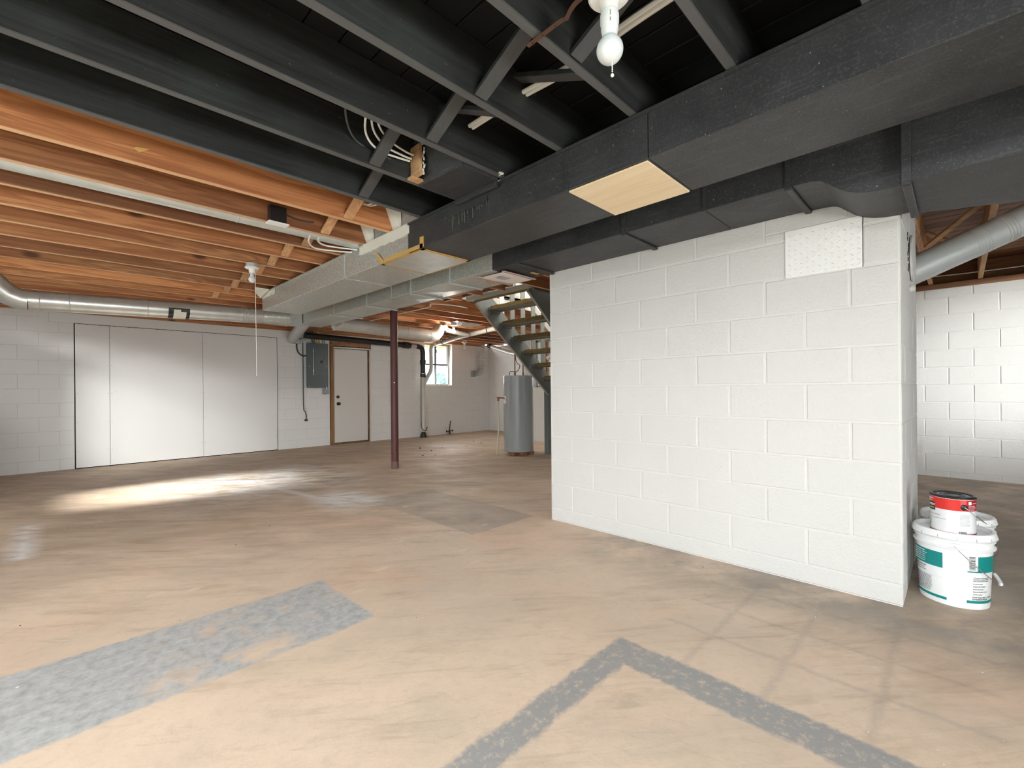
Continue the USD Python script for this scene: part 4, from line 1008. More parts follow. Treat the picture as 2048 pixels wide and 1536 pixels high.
obj("power_cable", tube(curve([(k0[0], k0[1], 1.33), (k0[0] + right[0] * 0.02, k0[1] + right[1] * 0.02, 1.40), (hx - right[0] * 0.02, hy - right[1] * 0.02, 1.40), (hx + right[0] * 0.03, hy + right[1] * 0.03, 1.50), (hx - right[0] * 0.04, hy - right[1] * 0.04, 1.62), (hx - right[0] * 0.04, hy - right[1] * 0.04, 2.26)], 5), 0.006, 8), M["cable_black"], t, smooth=40)

# ------------------------------------------------------------------ stairs
SL = 0.834
YN, YF = 3.925, 4.915
t = thing("staircase", "open grey painted wooden stairs coming down from the joists beside the chimney", "stairs", loc=(5.2, 4.4, 0))
def lowz(x): return 2.346 - SL * (x - 4.255)
XB = 6.55
for (yy, lab) in ((YF, "far"), (YN, "near")):
    y0_, y1_ = (yy, yy + 0.038) if lab == "far" else (yy - 0.038, yy)
    x0 = 4.262; pts = []
    xe = 5.90 if lab == "far" else XB
    for y in (y0_, y1_):
        pts += [(x0, y, lowz(x0)), (x0, y, lowz(x0) + 0.30), (x0 + 0.10, y, lowz(x0) + 0.31), (xe, y, lowz(xe)), (xe, y, lowz(xe) + 0.335)]
    obj("stringer", hull(pts), M["stair_grey"], t)
    # paler lower edge
    obj("stringer_edge", beam((x0 + 0.01, (y0_ + y1_) / 2, lowz(x0 + 0.01) - 0.002), (xe - 0.02, (y0_ + y1_) / 2, lowz(xe - 0.02) - 0.002), 0.036, 0.004, (SL, 0, 1)), M["stair_light"], t)
for k in range(8):
    fx, fz = 4.50 + 0.2395 * k, 2.262 - 0.1998 * k
    if k == 0 and False: continue
    obj("tread", bx(fx, fx + 0.245, YN, YF, fz, fz + 0.038, 0.003), M["stair_grey"], t)
    # the back edges and undersides are bare, roughly sawn wood
    rr2 = np.random.default_rng(40 + k); n = 22; yy = np.linspace(YN + 0.02, YF - 0.06, n)
    jag = 0.006 * rr2.random(n)
    obj("bare_edge", cat_(*[bx(fx - 0.006 - jag[i], fx + 0.002, yy[i], yy[i] + (yy[1] - yy[0]) * 0.97, fz - 0.004 - jag[i], fz + 0.048 + jag[i]) for i in range(n - 1)]), M["tread_edge"], t, kind="stuff")
    obj("bare_nosing", bx(fx + 0.185, fx + 0.248, YN + 0.03, YF - 0.03, fz - 0.006, fz - 0.0005, 0.002), M["tread_edge"], t)
    obj("cleat", bx(fx + 0.01, fx + 0.23, YF - 0.03, YF, fz - 0.035, fz - 0.001, 0.002), M["stair_grey"], t)
    obj("cleat", bx(fx + 0.01, fx + 0.23, YN, YN + 0.03, fz - 0.035, fz - 0.001, 0.002), M["stair_grey"], t)
obj("head_board", bx(4.205, 4.262, YN - 0.10, YF + 0.15, 2.372, 2.432, 0.004), M["stair_light"], t)
obj("head_edge", bx(4.262, 4.30, YN, YF, 2.355, 2.378, 0.003), M["tread_edge"], t)
obj("trim_board", bx(4.262, WX1, YN - 0.13, YN - 0.09, 2.345, 2.43, 0.004), M["stair_grey"], t)
obj("foot_post", bx(5.865, 5.955, YF + 0.015, YF + 0.105, 0.0, lowz(5.9) + 0.28, 0.004), M["stair_grey"], t)
for q, xx in enumerate((4.83, 5.06, 5.30, 5.545, 5.78)):
    zb_ = lowz(xx) + 0.10
    obj("baluster", bx(xx - 0.05, xx + 0.045, YF + 0.039, YF + 0.058, zb_, zb_ + 1.15, 0.003), M["warm_interior"] if q == 0 else M["stair_shaded"], t)
obj("handrail", beam((4.3, YF + 0.075, lowz(4.3) + 1.20), (6.0, YF + 0.075, lowz(6.0) + 1.20), 0.034, 0.085, (SL, 0, 1)), M["stair_light"], t)
obj("blue_box", bx(5.62, 5.70, 6.36, 6.40, 2.30, 2.42, 0.006), M["blue"], label="blue plastic electrical box on a joist seen between the stair treads", cat="electrical box")

# ------------------------------------------------------------------ electrical panel and what hangs by it
t = thing("electrical_panel", "dark grey steel electrical panel on the wall left of the door", "electrical panel", loc=(3.68, YB, 1.6))
yp = YB - 0.10
obj("cabinet", bx(3.505, 3.875, yp, YB - 0.006, 1.175, 2.03, 0.006), M["panel_grey"], t)
cov = obj("cover", bx(3.478, 3.895, yp - 0.012, yp, 1.165, 2.042, 0.004), M["panel_grey"], t)
obj("cover_door", bx(3.60, 3.80, yp - 0.019, yp - 0.011, 1.40, 1.95, 0.003), M["panel_grey"], cov)
obj("hinge", cat_(rod((3.60, yp - 0.02, 1.41), (3.60, yp - 0.02, 1.94), 0.004, 8), rod((3.60, yp - 0.021, 1.87), (3.60, yp - 0.021, 1.90), 0.009, 8), rod((3.60, yp - 0.021, 1.48), (3.60, yp - 0.021, 1.51), 0.009, 8)), M["steel"], cov)
obj("latch", bx(3.735, 3.775, yp - 0.025, yp - 0.018, 1.65, 1.70, 0.003), M["black_plastic"], cov)
for (sx_, sz_) in ((3.515, 2.02), (3.86, 2.01), (3.525, 1.58), (3.865, 1.58), (3.52, 1.19), (3.86, 1.19)):
    obj("screw", yturn([(0, 0), (0.012, 0), (0.010, 0.004), (0, 0.005)], (sx_, yp - 0.012, sz_), 10), M["steel"], t)
t = thing("cable_bundle", "bundle of yellow, white and black cables entering the top of the electrical panel", "cables", loc=(3.65, YB - 0.05, 2.1))
for q, (xx, mt) in enumerate(((3.56, "cable_white"), (3.60, "cable_black"), (3.64, "cable_black"), (3.70, "cable_yellow"), (3.73, "cable_yellow"), (3.755, "cable_white"), (3.80, "cable_yellow"), (3.84, "panel_grey_light"))):
    obj("cable", tube(curve([(xx, YB - 0.098, 2.046), (xx - 0.015, YB - 0.10, 2.10), (xx - 0.05 + 0.01 * q, YB - 0.098, 2.20), (xx - 0.06, YB - 0.095, 2.27)], 4), 0.010, 8), M[mt], t, smooth=40)
t = thing("conduit", "dented grey conduit bending off the panel into a small fitting", "conduit", loc=(3.4, YB - 0.1, 2.1))
obj("pipe", tube(curve([(3.30, YB - 0.045, 2.085), (3.42, YB - 0.045, 2.10), (3.55, YB - 0.045, 2.155), (3.70, YB - 0.045, 2.185), (3.85, YB - 0.045, 2.19)], 5), 0.035, 14), M["galv_dull"], t, smooth=40)
obj("fitting", bx(3.245, 3.375, YB - 0.105, YB - 0.006, 2.005, 2.095, 0.012), M["galv_dull"], t)
obj("cable", tube(curve([(3.30, YB - 0.09, 2.005), (3.30, YB - 0.09, 1.93), (3.33, YB - 0.09, 1.84), (3.40, YB - 0.09, 1.785), (3.472, YB - 0.09, 1.785)], 6), 0.013, 10), M["cable_black"], t, smooth=40)
t = thing("hanging_cable", "thin black cable hanging down the wall beside the electrical panel, plug at its end", "cable", loc=(3.46, YB - 0.02, 1.3))
obj("cable", tube(curve([(3.44, YB - 0.02, 2.045), (3.44, YB - 0.02, 1.5), (3.442, YB - 0.02, 0.80), (3.47, YB - 0.025, 0.70), (3.49, YB - 0.03, 0.62), (3.485, YB - 0.035, 0.55)], 6), 0.0085, 8), M["cable_black"], t, smooth=40)
obj("plug", bx(3.455, 3.515, YB - 0.05, YB - 0.012, 0.515, 0.55, 0.008), M["cable_black"], t)
t = thing("outlet_box", "small grey outlet box under the electrical panel", "outlet", loc=(3.87, YB, 1.09))
obj("box", bx(3.815, 3.935, YB - 0.055, YB - 0.006, 1.035, 1.145, 0.006), M["panel_grey_light"], t)
obj("cover", bx(3.825, 3.93, YB - 0.06, YB - 0.054, 1.042, 1.14, 0.003), M["panel_grey_light"], t)
obj("connector", rod((3.885, YB - 0.03, 1.14), (3.885, YB - 0.03, 1.172), 0.014, 10), M["steel"], t)

# ------------------------------------------------------------------ drain pipes by the window
t = thing("drain_pipe", "thick black drain pipe along the wall top turning down beside the window into white pipe", "pipe", loc=(5.9, YB - 0.15, 1.3))
yd = YB - 0.22
obj("black_run", tube([(3.40, yd, 2.163), (5.72, yd, 2.115)], 0.058, 18), M["abs"], t, smooth=40)
obj("coupling", tube([(5.55, yd, 2.118), (5.70, yd, 2.116)], 0.072, 18), M["abs"], t, smooth=40)
obj("elbow", tube(curve([(5.70, yd, 2.116), (5.92, yd, 2.11), (6.04, yd, 2.075), (6.075, yd, 1.98), (6.075, yd, 1.90)], 6), 0.056, 18), M["abs"], t, smooth=40)
obj("steel_sleeve", tube([(5.74, yd, 2.115), (5.88, yd, 2.112)], 0.061, 18), M["steel"], t, smooth=40)
obj("black_drop", tube([(6.075, yd, 1.90), (6.075, yd, 1.44)], 0.056, 18), M["abs"], t, smooth=40)
obj("coupling", tube([(6.075, yd, 1.80), (6.075, yd, 1.70)], 0.068, 18), M["abs"], t, smooth=40)
obj("coupling", tube([(6.075, yd, 1.50), (6.075, yd, 1.40)], 0.066, 18), M["abs"], t, smooth=40)
obj("clamp", tube([(6.075, yd, 1.49), (6.075, yd, 1.475)], 0.0675, 18), M["steel"], t, smooth=40)
obj("white_drop", tube([(6.075, yd, 1.40), (6.075, yd, 0.13)], 0.045, 18), M["pvc"], t, smooth=40)
obj("hub", tube([(6.075, yd, 1.10), (6.075, yd, 1.0)], 0.052, 18), M["pvc"], t, smooth=40)
obj("branch", tube(curve([(6.085, yd, 1.18), (6.12, yd, 1.28), (6.20, yd - 0.01, 1.42), (6.27, yd - 0.02, 1.54), (6.29, yd - 0.02, 1.66), (6.29, yd - 0.02, 1.90), (6.29, yd - 0.02, 2.07), (6.30, yd - 0.06, 2.15), (6.32, yd - 0.16, 2.175)], 6), 0.043, 16), M["pvc"], t, smooth=40)
obj("floor_joint", lathe([(0.0, 0.0), (0.085, 0.0), (0.075, 0.05), (0.045, 0.13), (0, 0.14)], (6.075, yd, 0.0), 18), M["abs"], t, smooth=30)
obj("yellow_collar", bx(6.10, 6.17, yd - 0.06, yd + 0.02, 0.0, 0.06, 0.02), M["brass"], t)
obj("strap", tube(curve([(6.0, yd - 0.02, 0.36), (5.985, yd - 0.05, 0.25), (6.03, yd - 0.07, 0.175), (6.10, yd - 0.07, 0.165), (6.14, yd - 0.05, 0.24)], 5), 0.008, 8), M["cable_black"], t, smooth=40)
obj("side_wire", tube([(6.02, yd + 0.01, 1.38), (6.018, yd + 0.01, 0.36)], 0.006, 6), M["cable_black"], t)
t = thing("vent_pipe", "white pipe slung under the joists from the back window towards the stairs", "pipe", loc=(6.3, 7.5, 2.2))
obj("run", tube([(6.32, 8.66, 2.175), (5.95, 7.4, 2.19), (5.62, 5.95, 2.20)], 0.043, 16), M["pvc"], t, smooth=40)
obj("end_hub", tube([(5.62, 5.95, 2.20), (5.59, 5.82, 2.20)], 0.052, 16), M["pvc"], t, smooth=40)
for (x_, y_) in ((6.2, 8.3), (5.85, 6.95), (5.68, 6.2)):
    obj("hanger", tube(curve([(x_ - 0.05, y_, 2.27), (x_ - 0.05, y_, 2.18), (x_, y_, 2.135), (x_ + 0.05, y_, 2.18), (x_ + 0.05, y_, 2.27)], 5), 0.006, 6), M["cable_black"], t)
t = thing("vent_pipe", "white pipe crossing under the joists beside the lit bulb", "pipe", loc=(5.3, 6.7, 2.2))
obj("run", tube(curve([(4.95, 6.56, 2.268), (4.98, 6.57, 2.22), (5.06, 6.60, 2.185), (5.4, 6.72, 2.17), (5.70, 6.82, 2.165)], 5), 0.043, 16), M["pvc"], t, smooth=40)
obj("hanger", tube(curve([(5.24, 6.68, 2.272), (5.24, 6.68, 2.15), (5.29, 6.68, 2.12), (5.34, 6.68, 2.15), (5.34, 6.68, 2.272)], 5), 0.006, 6), M["cable_black"], t)
t = thing("insulation_foil", "crumpled silver foil wrap above the lit bulb", "foil wrap", loc=(5.2, 6.3, 2.3))
fv = []; nf = 14
r3 = np.random.default_rng(9)
ga, gb = np.meshgrid(np.linspace(0, 1, nf), np.linspace(0, 1, 8), indexing="ij")
fx_ = 4.86 + 0.62 * ga; fy_ = 6.10 + 0.34 * gb; fz_ = 2.262 - 0.05 * np.sin(ga * PI) * np.sin(gb * PI) + 0.018 * r3.random(ga.shape)
vv = np.stack([fx_, fy_, fz_], -1).reshape(-1, 3); ii, jj = np.meshgrid(np.arange(nf - 1), np.arange(7), indexing="ij"); aa = (ii * 8 + jj).ravel()
top = vv + [0, 0, 0.004]; F1 = np.vstack([np.stack([aa, aa + 8, aa + 9], 1), np.stack([aa, aa + 9, aa + 1], 1)])
obj("sheet", trimesh.Trimesh(np.vstack([vv, top]), np.vstack([F1[:, ::-1], F1 + len(vv)]), process=False), M["foil"], t)

t = thing("floor_stub", "short black pipe stub with a valve standing at the foot of the back wall", "pipe", loc=(6.94, YB - 0.08, 0))
obj("valve", cat_(rod((6.86, YB - 0.08, 0.075), (7.02, YB - 0.08, 0.085), 0.010, 8), rod((6.94, YB - 0.08, 0.0), (6.94, YB - 0.08, 0.10), 0.022, 10), rod((6.845, YB - 0.08, 0.06), (6.845, YB - 0.08, 0.10), 0.014, 8), rod((7.03, YB - 0.08, 0.065), (7.03, YB - 0.08, 0.105), 0.014, 8)), M["cable_black"], t)
obj("hose", tube(curve([(6.94, YB - 0.08, 0.09), (6.95, YB - 0.08, 0.20), (6.975, YB - 0.08, 0.33)], 5), 0.012, 8), M["cable_black"], t, smooth=40)

# flexible hoses in the far corner
def ribbed(path, r, n, amp):
    p = curve(path, max(4, n // (len(path) - 1))); m = len(p)
    rad = r + amp * np.cos(np.arange(m) * PI)
    return tube(p, rad, 14)


t = thing("dryer_vent", "ribbed white flexible vent hose dropping to a wall box in the far corner", "vent hose", loc=(7.95, YB - 0.1, 1.9))
obj("hose", ribbed([(8.06, YB - 0.12, 2.25), (8.02, YB - 0.11, 2.10), (7.99, YB - 0.11, 1.90), (8.0, YB - 0.11, 1.72), (7.98, YB - 0.11, 1.60), (7.90, YB - 0.10, 1.53), (7.83, YB - 0.07, 1.53)], 0.060, 60, 0.012), M["flex"], t, smooth=60)
obj("wall_box", bx(7.71, 7.86, YB - 0.03, YB - 0.004, 1.44, 1.60, 0.006), M["panel_grey_light"], t)
t = thing("flex_hose", "silvery flexible hose sagging from the far corner towards the stairs", "hose", loc=(8.1, 8.0, 2.0))
obj("hose", tube(curve([(8.02, 8.72, 2.24), (8.12, 8.40, 2.12), (8.2, 8.0, 2.00), (8.22, 7.5, 1.93), (8.2, 7.0, 1.92)], 8), 0.055, 16), M["flex"], t, smooth=40)
obj("collar", tube([(8.01, 8.75, 2.26), (8.04, 8.66, 2.22)], 0.066, 16), M["abs"], t, smooth=40)
t = thing("flex_hose", "pale loose hose hanging behind the lower stair treads", "hose", loc=(6.9, 5.5, 1.8))
obj("hose", tube(curve([(7.02, 5.9, 1.72), (6.98, 5.7, 1.80), (6.95, 5.5, 1.98), (6.95, 5.47, 2.275)], 8), 0.045, 14), M["flex"], t, smooth=40)

# ------------------------------------------------------------------ things on the chimney
t = thing("access_plate", "painted diamond-tread steel plate let into the chimney blocks", "plate", loc=(CX0, 0.53, 1.84))
obj("sheet", bx(CX0 - 0.007, CX0 - 0.001, PLATE[0], PLATE[1], PLATE[2], PLATE[3], 0.001), M["panel"], t)
tr = []
for iy in range(13):
    for iz in range(10):
        cy_, cz_ = PLATE[0] + 0.014 + 0.0285 * iy, PLATE[2] + 0.016 + 0.0272 * iz
        if cy_ > PLATE[1] - 0.008 or cz_ > PLATE[3] - 0.008: continue
        sgn = 1 if (iy + iz) % 2 else -1
        a = np.array([CX0 - 0.007, cy_ - 0.0098, cz_ - 0.0075 * sgn]); b = np.array([CX0 - 0.007, cy_ + 0.0098, cz_ + 0.0075 * sgn])
        mid = (a + b) / 2; sdv = np.array([0, 0.0020, -0.0026 * sgn])
        tr.append(hull([a, b, mid + sdv, mid - sdv, mid + [-0.0028, 0, 0], (a + mid) / 2 + [-0.002, 0, 0], (b + mid) / 2 + [-0.002, 0, 0]]))
obj("tread_pattern", cat_(*tr), M["panel"], t, kind="stuff")
obj("shadow_gap", cat_(bx(CX0 - 0.0012, CX0 - 0.0002, PLATE[0] - 0.003, PLATE[0], PLATE[2], PLATE[3]), bx(CX0 - 0.0012, CX0 - 0.0002, PLATE[0], PLATE[1], PLATE[3], PLATE[3] + 0.002)), M["gap"], t)  # thin dark strips along two edges of the plate
t = thing("flue_cover", "round painted flue cover on the narrow side of the chimney", "flue cover", loc=(3.72, CY0, 1.80))
def disc_y(c, r, d, sides=32):
    m = lathe([(0, d), (r * 0.92, d), (r, d * 0.6), (r, 0), (0, 0)], (0, 0, 0), sides); m.apply_transform(trimesh.transformations.rotation_matrix(PI / 2, [1, 0, 0])); m.apply_translation(c); return m
obj("disc", disc_y((3.60, CY0 - 0.006, 1.85), 0.135, 0.014), M["block"], t, smooth=30)
obj("crack", cat_(*[bx(3.40 + 0.03 * math.sin(q * 1.7), 3.406 + 0.03 * math.sin(q * 1.7), CY0 - 0.0055, CY0 - 0.001, 1.74 + 0.028 * q, 1.762 + 0.028 * q) for q in range(8)]), M["gap"], t)
obj("plug", trimesh.creation.icosphere(2, 0.022).apply_translation((3.52, CY0 - 0.006, 1.66)), M["block"], t)

# ------------------------------------------------------------------ cables and straps under the joists
def cable(label, strands, r, mat, group=None, cat="cable"):
    t = thing("cable", label, cat, loc=tuple(strands[0][0]), group=group)
    for s in strands:
        obj("strand", tube(curve(s, 6), r, 8), mat, t, smooth=40)
    return t


cable("triple white cables sagging between two black joists near the branch duct", [[(1.02, 1.86, 2.43), (1.10, 2.02, 2.375), (1.21, 2.10, 2.355), (1.33, 2.14, 2.365), (1.405, 2.15, 2.37)], [(1.0, 1.86, 2.42), (1.08, 2.05, 2.355), (1.19, 2.13, 2.335), (1.31, 2.155, 2.35), (1.40, 2.16, 2.36)], [(1.04, 1.86, 2.435), (1.12, 2.0, 2.39), (1.23, 2.075, 2.375), (1.35, 2.12, 2.38), (1.405, 2.13, 2.385)]], 0.0055, M["cable_white"])
cable("single dark cable drooping against a black joist", [[(0.93, 1.86, 2.46), (0.97, 2.03, 2.41), (1.05, 2.14, 2.37), (1.14, 2.19, 2.36), (1.30, 2.19, 2.345)]], 0.005, plain("grey_cable", (0.09, 0.09, 0.09), 0.5))
cable("pair of white cables running up through the near black joists behind the bulb", [[(1.47, -0.2, 2.43), (1.475, 0.75, 2.425), (1.50, 1.15, 2.42), (1.485, 1.45, 2.42), (1.486, 1.75, 2.42)], [(1.495, -0.2, 2.43), (1.50, 0.75, 2.425), (1.525, 1.15, 2.42), (1.508, 1.45, 2.42), (1.508, 1.75, 2.42)]], 0.010, M["cable_white"])
cable("two white cables looping from the pine bridging to the supply duct", [[(1.36, jy(7) + 0.05, 2.250), (1.40, 3.56, 2.238), (1.49, 3.66, 2.236), (1.64, 3.63, 2.238), (1.762, 3.59, 2.245)], [(1.425, jy(7) + 0.05, 2.250), (1.45, 3.50, 2.24), (1.52, 3.545, 2.238), (1.66, 3.52, 2.24), (1.762, 3.50, 2.245)]], 0.0065, M["cable_white"])
cable("two short white cable ends on the first pine joist", [[(1.53, jy(6) - 0.006, 2.42), (1.57, jy(6) - 0.04, 2.40), (1.63, jy(6) - 0.2, 2.42)], [(1.56, jy(6) - 0.006, 2.42), (1.60, jy(6) - 0.04, 2.40), (1.66, jy(6) - 0.2, 2.42)]], 0.0055, M["cable_white"])
cable("white cable stapled under the joists beyond the steel column", [[(3.72, 7.4, 2.26), (3.74, 6.3, 2.258), (3.715, 6.06, 2.258), (3.715, 5.30, 2.256), (3.62, 5.08, 2.26), (3.89, 4.98, 2.262), (4.18, 5.0, 2.262)]], 0.008, M["cable_white"])
cable("thin pale wire along the wall top behind the paint buckets", [[(6.9, 0.35, 2.315), (7.02, -0.1, 2.32), (7.1, -0.9, 2.33)]], 0.006, M["cable_white"])
cable("thin wire dangling beside the chimney corner", [[(4.12, 0.05, 2.40), (4.15, 0.12, 2.30), (4.2, 0.20, 2.25), (4.3, 0.26, 2.20)]], 0.004, plain("tan_wire", (0.25, 0.15, 0.10), 0.6))
t = thing("junction_box", "black junction box with a white cover plate on a pine joist", "electrical box", loc=(1.11, jy(7), 2.3))
obj("box", bx(1.055, 1.165, jy(7) - 0.052, jy(7) - 0.001, 2.264, 2.375, 0.004), M["black_plastic"], t)
obj("cover", bx(1.045, 1.180, jy(7) - 0.060, jy(7) + 0.016, 2.254, 2.263, 0.002), M["print_white"], t)
obj("wire", tube(curve([(1.165, jy(7) - 0.03, 2.34), (1.25, jy(7) - 0.02, 2.325), (1.36, jy(7) - 0.03, 2.33)], 5), 0.005, 6), M["cable_black"], t)
t = thing("hanger_strap", "rusty perforated metal strap under the black joist beside the big bulb", "strap", loc=(1.15, 0.95, 2.27))
sp = [(1.150, 1.045, 2.264), (1.145, 0.90, 2.262), (1.143, 0.872, 2.255), (1.128, 0.842, 2.258), (1.126, 0.80, 2.266), (1.135, 0.66, 2.272), (1.145, 0.52, 2.268)]
spc = curve(sp, 4)
v = []; f = []
for q, c in enumerate(spc):
    v += [c + np.array([dx, 0, dz]) for dx in (-0.008, 0.008) for dz in (-0.001, 0.001)]
for q in range(len(spc) - 1):
    a, b = 4 * q, 4 * q + 4
    for (p, r_) in ((0, 1), (1, 3), (3, 2), (2, 0)):
        f += [(a + p, b + p, b + r_), (a + p, b + r_, a + r_)]
obj("band", trimesh.Trimesh(v, np.array(f), process=False), M["rust"], t)
obj("holes", cat_(*[lathe([(0, -0.0021), (0.003, -0.0021)], tuple(c), 8) for c in (np.array([1.149, 1.02, 2.263]), np.array([1.1475, 0.975, 2.263]), np.array([1.146, 0.92, 2.262]))]), M["gap"], t, kind="stuff")
t = thing("duct_hanger", "white taped bracket at the far end of the supply duct", "bracket", loc=(1.72, 5.7, 2.25))
obj("plate", hull([(1.61, 5.62, 2.268), (1.75, 5.90, 2.20), (1.755, 5.60, 2.262), (1.69, 5.90, 2.262), (1.61, 5.62, 2.262), (1.754, 5.92, 2.262)]), M["mastic"], t)
obj("knot_leaf", hull([(0.30, jy(6) - 0.012, 2.335), (0.325, jy(6) - 0.014, 2.35), (0.35, jy(6) - 0.006, 2.343), (0.325, jy(6) - 0.002, 2.325), (0.37, jy(6) - 0.01, 2.355), (0.31, jy(6) - 0.02, 2.342)]), M["tape_tan"], label="curled tan cocoon stuck on the first pine joist", cat="cocoon")

# ------------------------------------------------------------------ paint buckets and can
def wrap(mesh, c, r, th0, z0):
    """Bend a flat mesh (x along, y up, z out) onto a cylinder; x runs clockwise seen from above so it reads from outside."""
    v = np.array(mesh.vertices); a = th0 + v[:, 0] / r; rad = r + v[:, 2]
    return trimesh.Trimesh(np.stack([c[0] + rad * np.cos(a), c[1] + rad * np.sin(a), z0 + v[:, 1]], 1), mesh.faces, process=False)


def grid(x0, x1, y0, y1, n=14, z=0.0006):
    xs_ = np.linspace(x0, x1, n); v = np.vstack([np.stack([xs_, np.full(n, y0), np.full(n, z)], 1), np.stack([xs_, np.full(n, y1), np.full(n, z)], 1)])
    i_ = np.arange(n - 1); return trimesh.Trimesh(v, np.vstack([np.stack([i_, i_ + 1, i_ + n + 1], 1), np.stack([i_, i_ + n + 1, i_ + n], 1)]), process=False)


def text(s, h, z=0.0012, bold=False):
    m = meshkit.text_mesh(s, h, 0.0004, bold); m.apply_translation((0, 0, z)); return m


def bucket(cx, cy, label, printed, spin=0.0):
    t = thing("paint_bucket", label, "bucket", loc=(cx, cy, 0), group="white paint buckets by the chimney corner")
    rb, rt = 0.130, 0.143
    R = lambda z: rb + (rt - rb) * z / 0.28
    body = obj("body", lathe([(0, 0.002), (rb - 0.004, 0.0), (rb, 0.004), (rt, 0.283), (0.1525, 0.286), (0.1545, 0.290), (0.1545, 0.294), (0.146, 0.297), (0.146, 0.318), (0.1525, 0.321), (0.1525, 0.327), (0.146, 0.330), (0.146, 0.345)], (cx, cy, 0), 72), M["white_plastic"], t, smooth=30)
    obj("lid", lathe([(0.146, 0.333), (0.156, 0.334), (0.160, 0.340), (0.1545, 0.362), (0.150, 0.368), (0.140, 0.369), (0.136, 0.362), (0.134, 0.352), (0.0, 0.351)], (cx, cy, 0), 72), M["white_plastic"], t, smooth=30)
    ab = math.atan2(-cy, -cx)
    tabs = []
    for q in range(14):
        a = q * 2 * PI / 14 + 0.1
        m = bx(0.1535, 0.1605, -0.0012, 0.0012, 0.336, 0.352); m.apply_transform(trimesh.transformations.rotation_matrix(a, [0, 0, 1])); m.apply_translation((cx, cy, 0)); tabs.append(m)
    obj("lid_slot", cat_(*tabs), M["can_grey"], t)
    ear = ab + 0.02 + spin
    obj("ear", lathe([(0.1465, 0.297), (0.1505, 0.298), (0.1505, 0.317), (0.1465, 0.318)], (cx, cy, 0), 6, ear - 0.1, ear + 0.14), M["white_plastic"], t)
    e = lambda a, r_, z: np.array([cx + r_ * math.cos(a), cy + r_ * math.sin(a), z])
    wire = curve([e(ear, 0.151, 0.308), e(ear + 0.22, 0.156, 0.270), e(ear + 0.55, 0.160, 0.215), e(ear + 0.95, 0.163, 0.160), e(ear + 1.30, 0.166, 0.132), e(ear + 1.70, 0.168, 0.122), e(ear + 2.2, 0.166, 0.16), e(ear + PI, 0.151, 0.308)], 8)
    hd = obj("handle", tube(wire, 0.0022, 8), M["steel"], t, smooth=True)
    obj("grip", tube(wire[33:47], 0.0075, 10), M["white_plastic"], hd, smooth=True)
    if printed:
        c = (cx, cy); r1 = R(0.15) + 0.0016
        def put(nm, m, mat, th, z, rr_=None):
            obj(nm, wrap(m, c, (rr_ or R(z)) + 0.0012, th, z), mat, body)
        LW = 0.178; lth = ab - 1.53                    # left label
        put("label", grid(0, LW, 0, 0.075, 16), M["teal"], lth, 0.185, R(0.23))
        put("label", grid(0, LW, 0, 0.013, 16), M["teal"], lth, 0.028, R(0.03))
        for q in range(6):
            put("print", text(["READ ALL LABEL DIRECTIONS", "Surface preparation and application", "Apply with brush, roller or spray", "Dry to touch in one hour. Recoat", "after four hours. Clean tools and", "spills with soap and warm water"][q], 0.0042, bold=q == 0), M["print_white"], lth + 0.12, 0.247 - 0.0102 * q, R(0.22) + 0.0012)
        for q in range(3):
            put("print", text(["CAUTION: KEEP FROM FREEZING", "Do not take internally. Close lid", "after each use. Keep from children"][q], 0.0042, bold=q == 0), M["print_black"], lth + 0.05, 0.170 - 0.0105 * q, R(0.16))
        put("label", grid(0.0, LW - 0.012, 0, 0.0006, 12, 0.001), M["can_grey"], lth + 0.05, 0.135, R(0.135))
        for q in range(13):
            put("print", text("surfaces must be clean dry and free of dirt dust rust grease"[q:] + " and wax"[: q], 0.0031), M["print_black"], lth + 0.03, 0.126 - 0.0062 * q, R(0.09))
        rth = ab + 0.375; RW = 0.15                    # right label
        put("label", grid(0.040, RW, 0, 0.082, 12), M["teal"], rth, 0.186, R(0.22))
        put("label", grid(-0.002, 0.045, 0, 0.005, 6), M["teal"], rth, 0.186, R(0.19))
        put("label", grid(-0.003, RW, 0, 0.013, 12), M["teal"], rth, 0.034, R(0.03))
        bars = []; zz = 0.0; r9 = random.Random(4)
        while zz < 0.062:
            hbar = r9.choice((0.0012, 0.0022, 0.0036)); bars.append(grid(0.004, 0.028, zz, zz + hbar, 5, 0.001)); zz += hbar + r9.choice((0.0012, 0.002, 0.003))
        put("barcode", cat_(*bars), M["print_black"], rth, 0.197, R(0.22))
        rows = [("* If surface must also be", 0.158), ("repainted or spot primed", 0.150), ("they must also be sealed", 0.142), ("Excellent hide", 0.128), ("Repels dirt & stains", 0.115), ("Washable finish", 0.102), ("Mildew resistant finish", 0.089), ("100% Acrylic", 0.076)]
        for s, z in rows:
            put("print", text(s, 0.0046), M["print_black"], rth + 0.14, z, R(z))
        put("print", text("FIVE GALLONS - 18.9 L", 0.0062, bold=True), M["print_black"], rth + 0.13, 0.061, R(0.06))
        put("print", text("INTERIOR WHITE", 0.0062, bold=True), M["print_black"], rth + 0.13, 0.051, R(0.05))
    return t


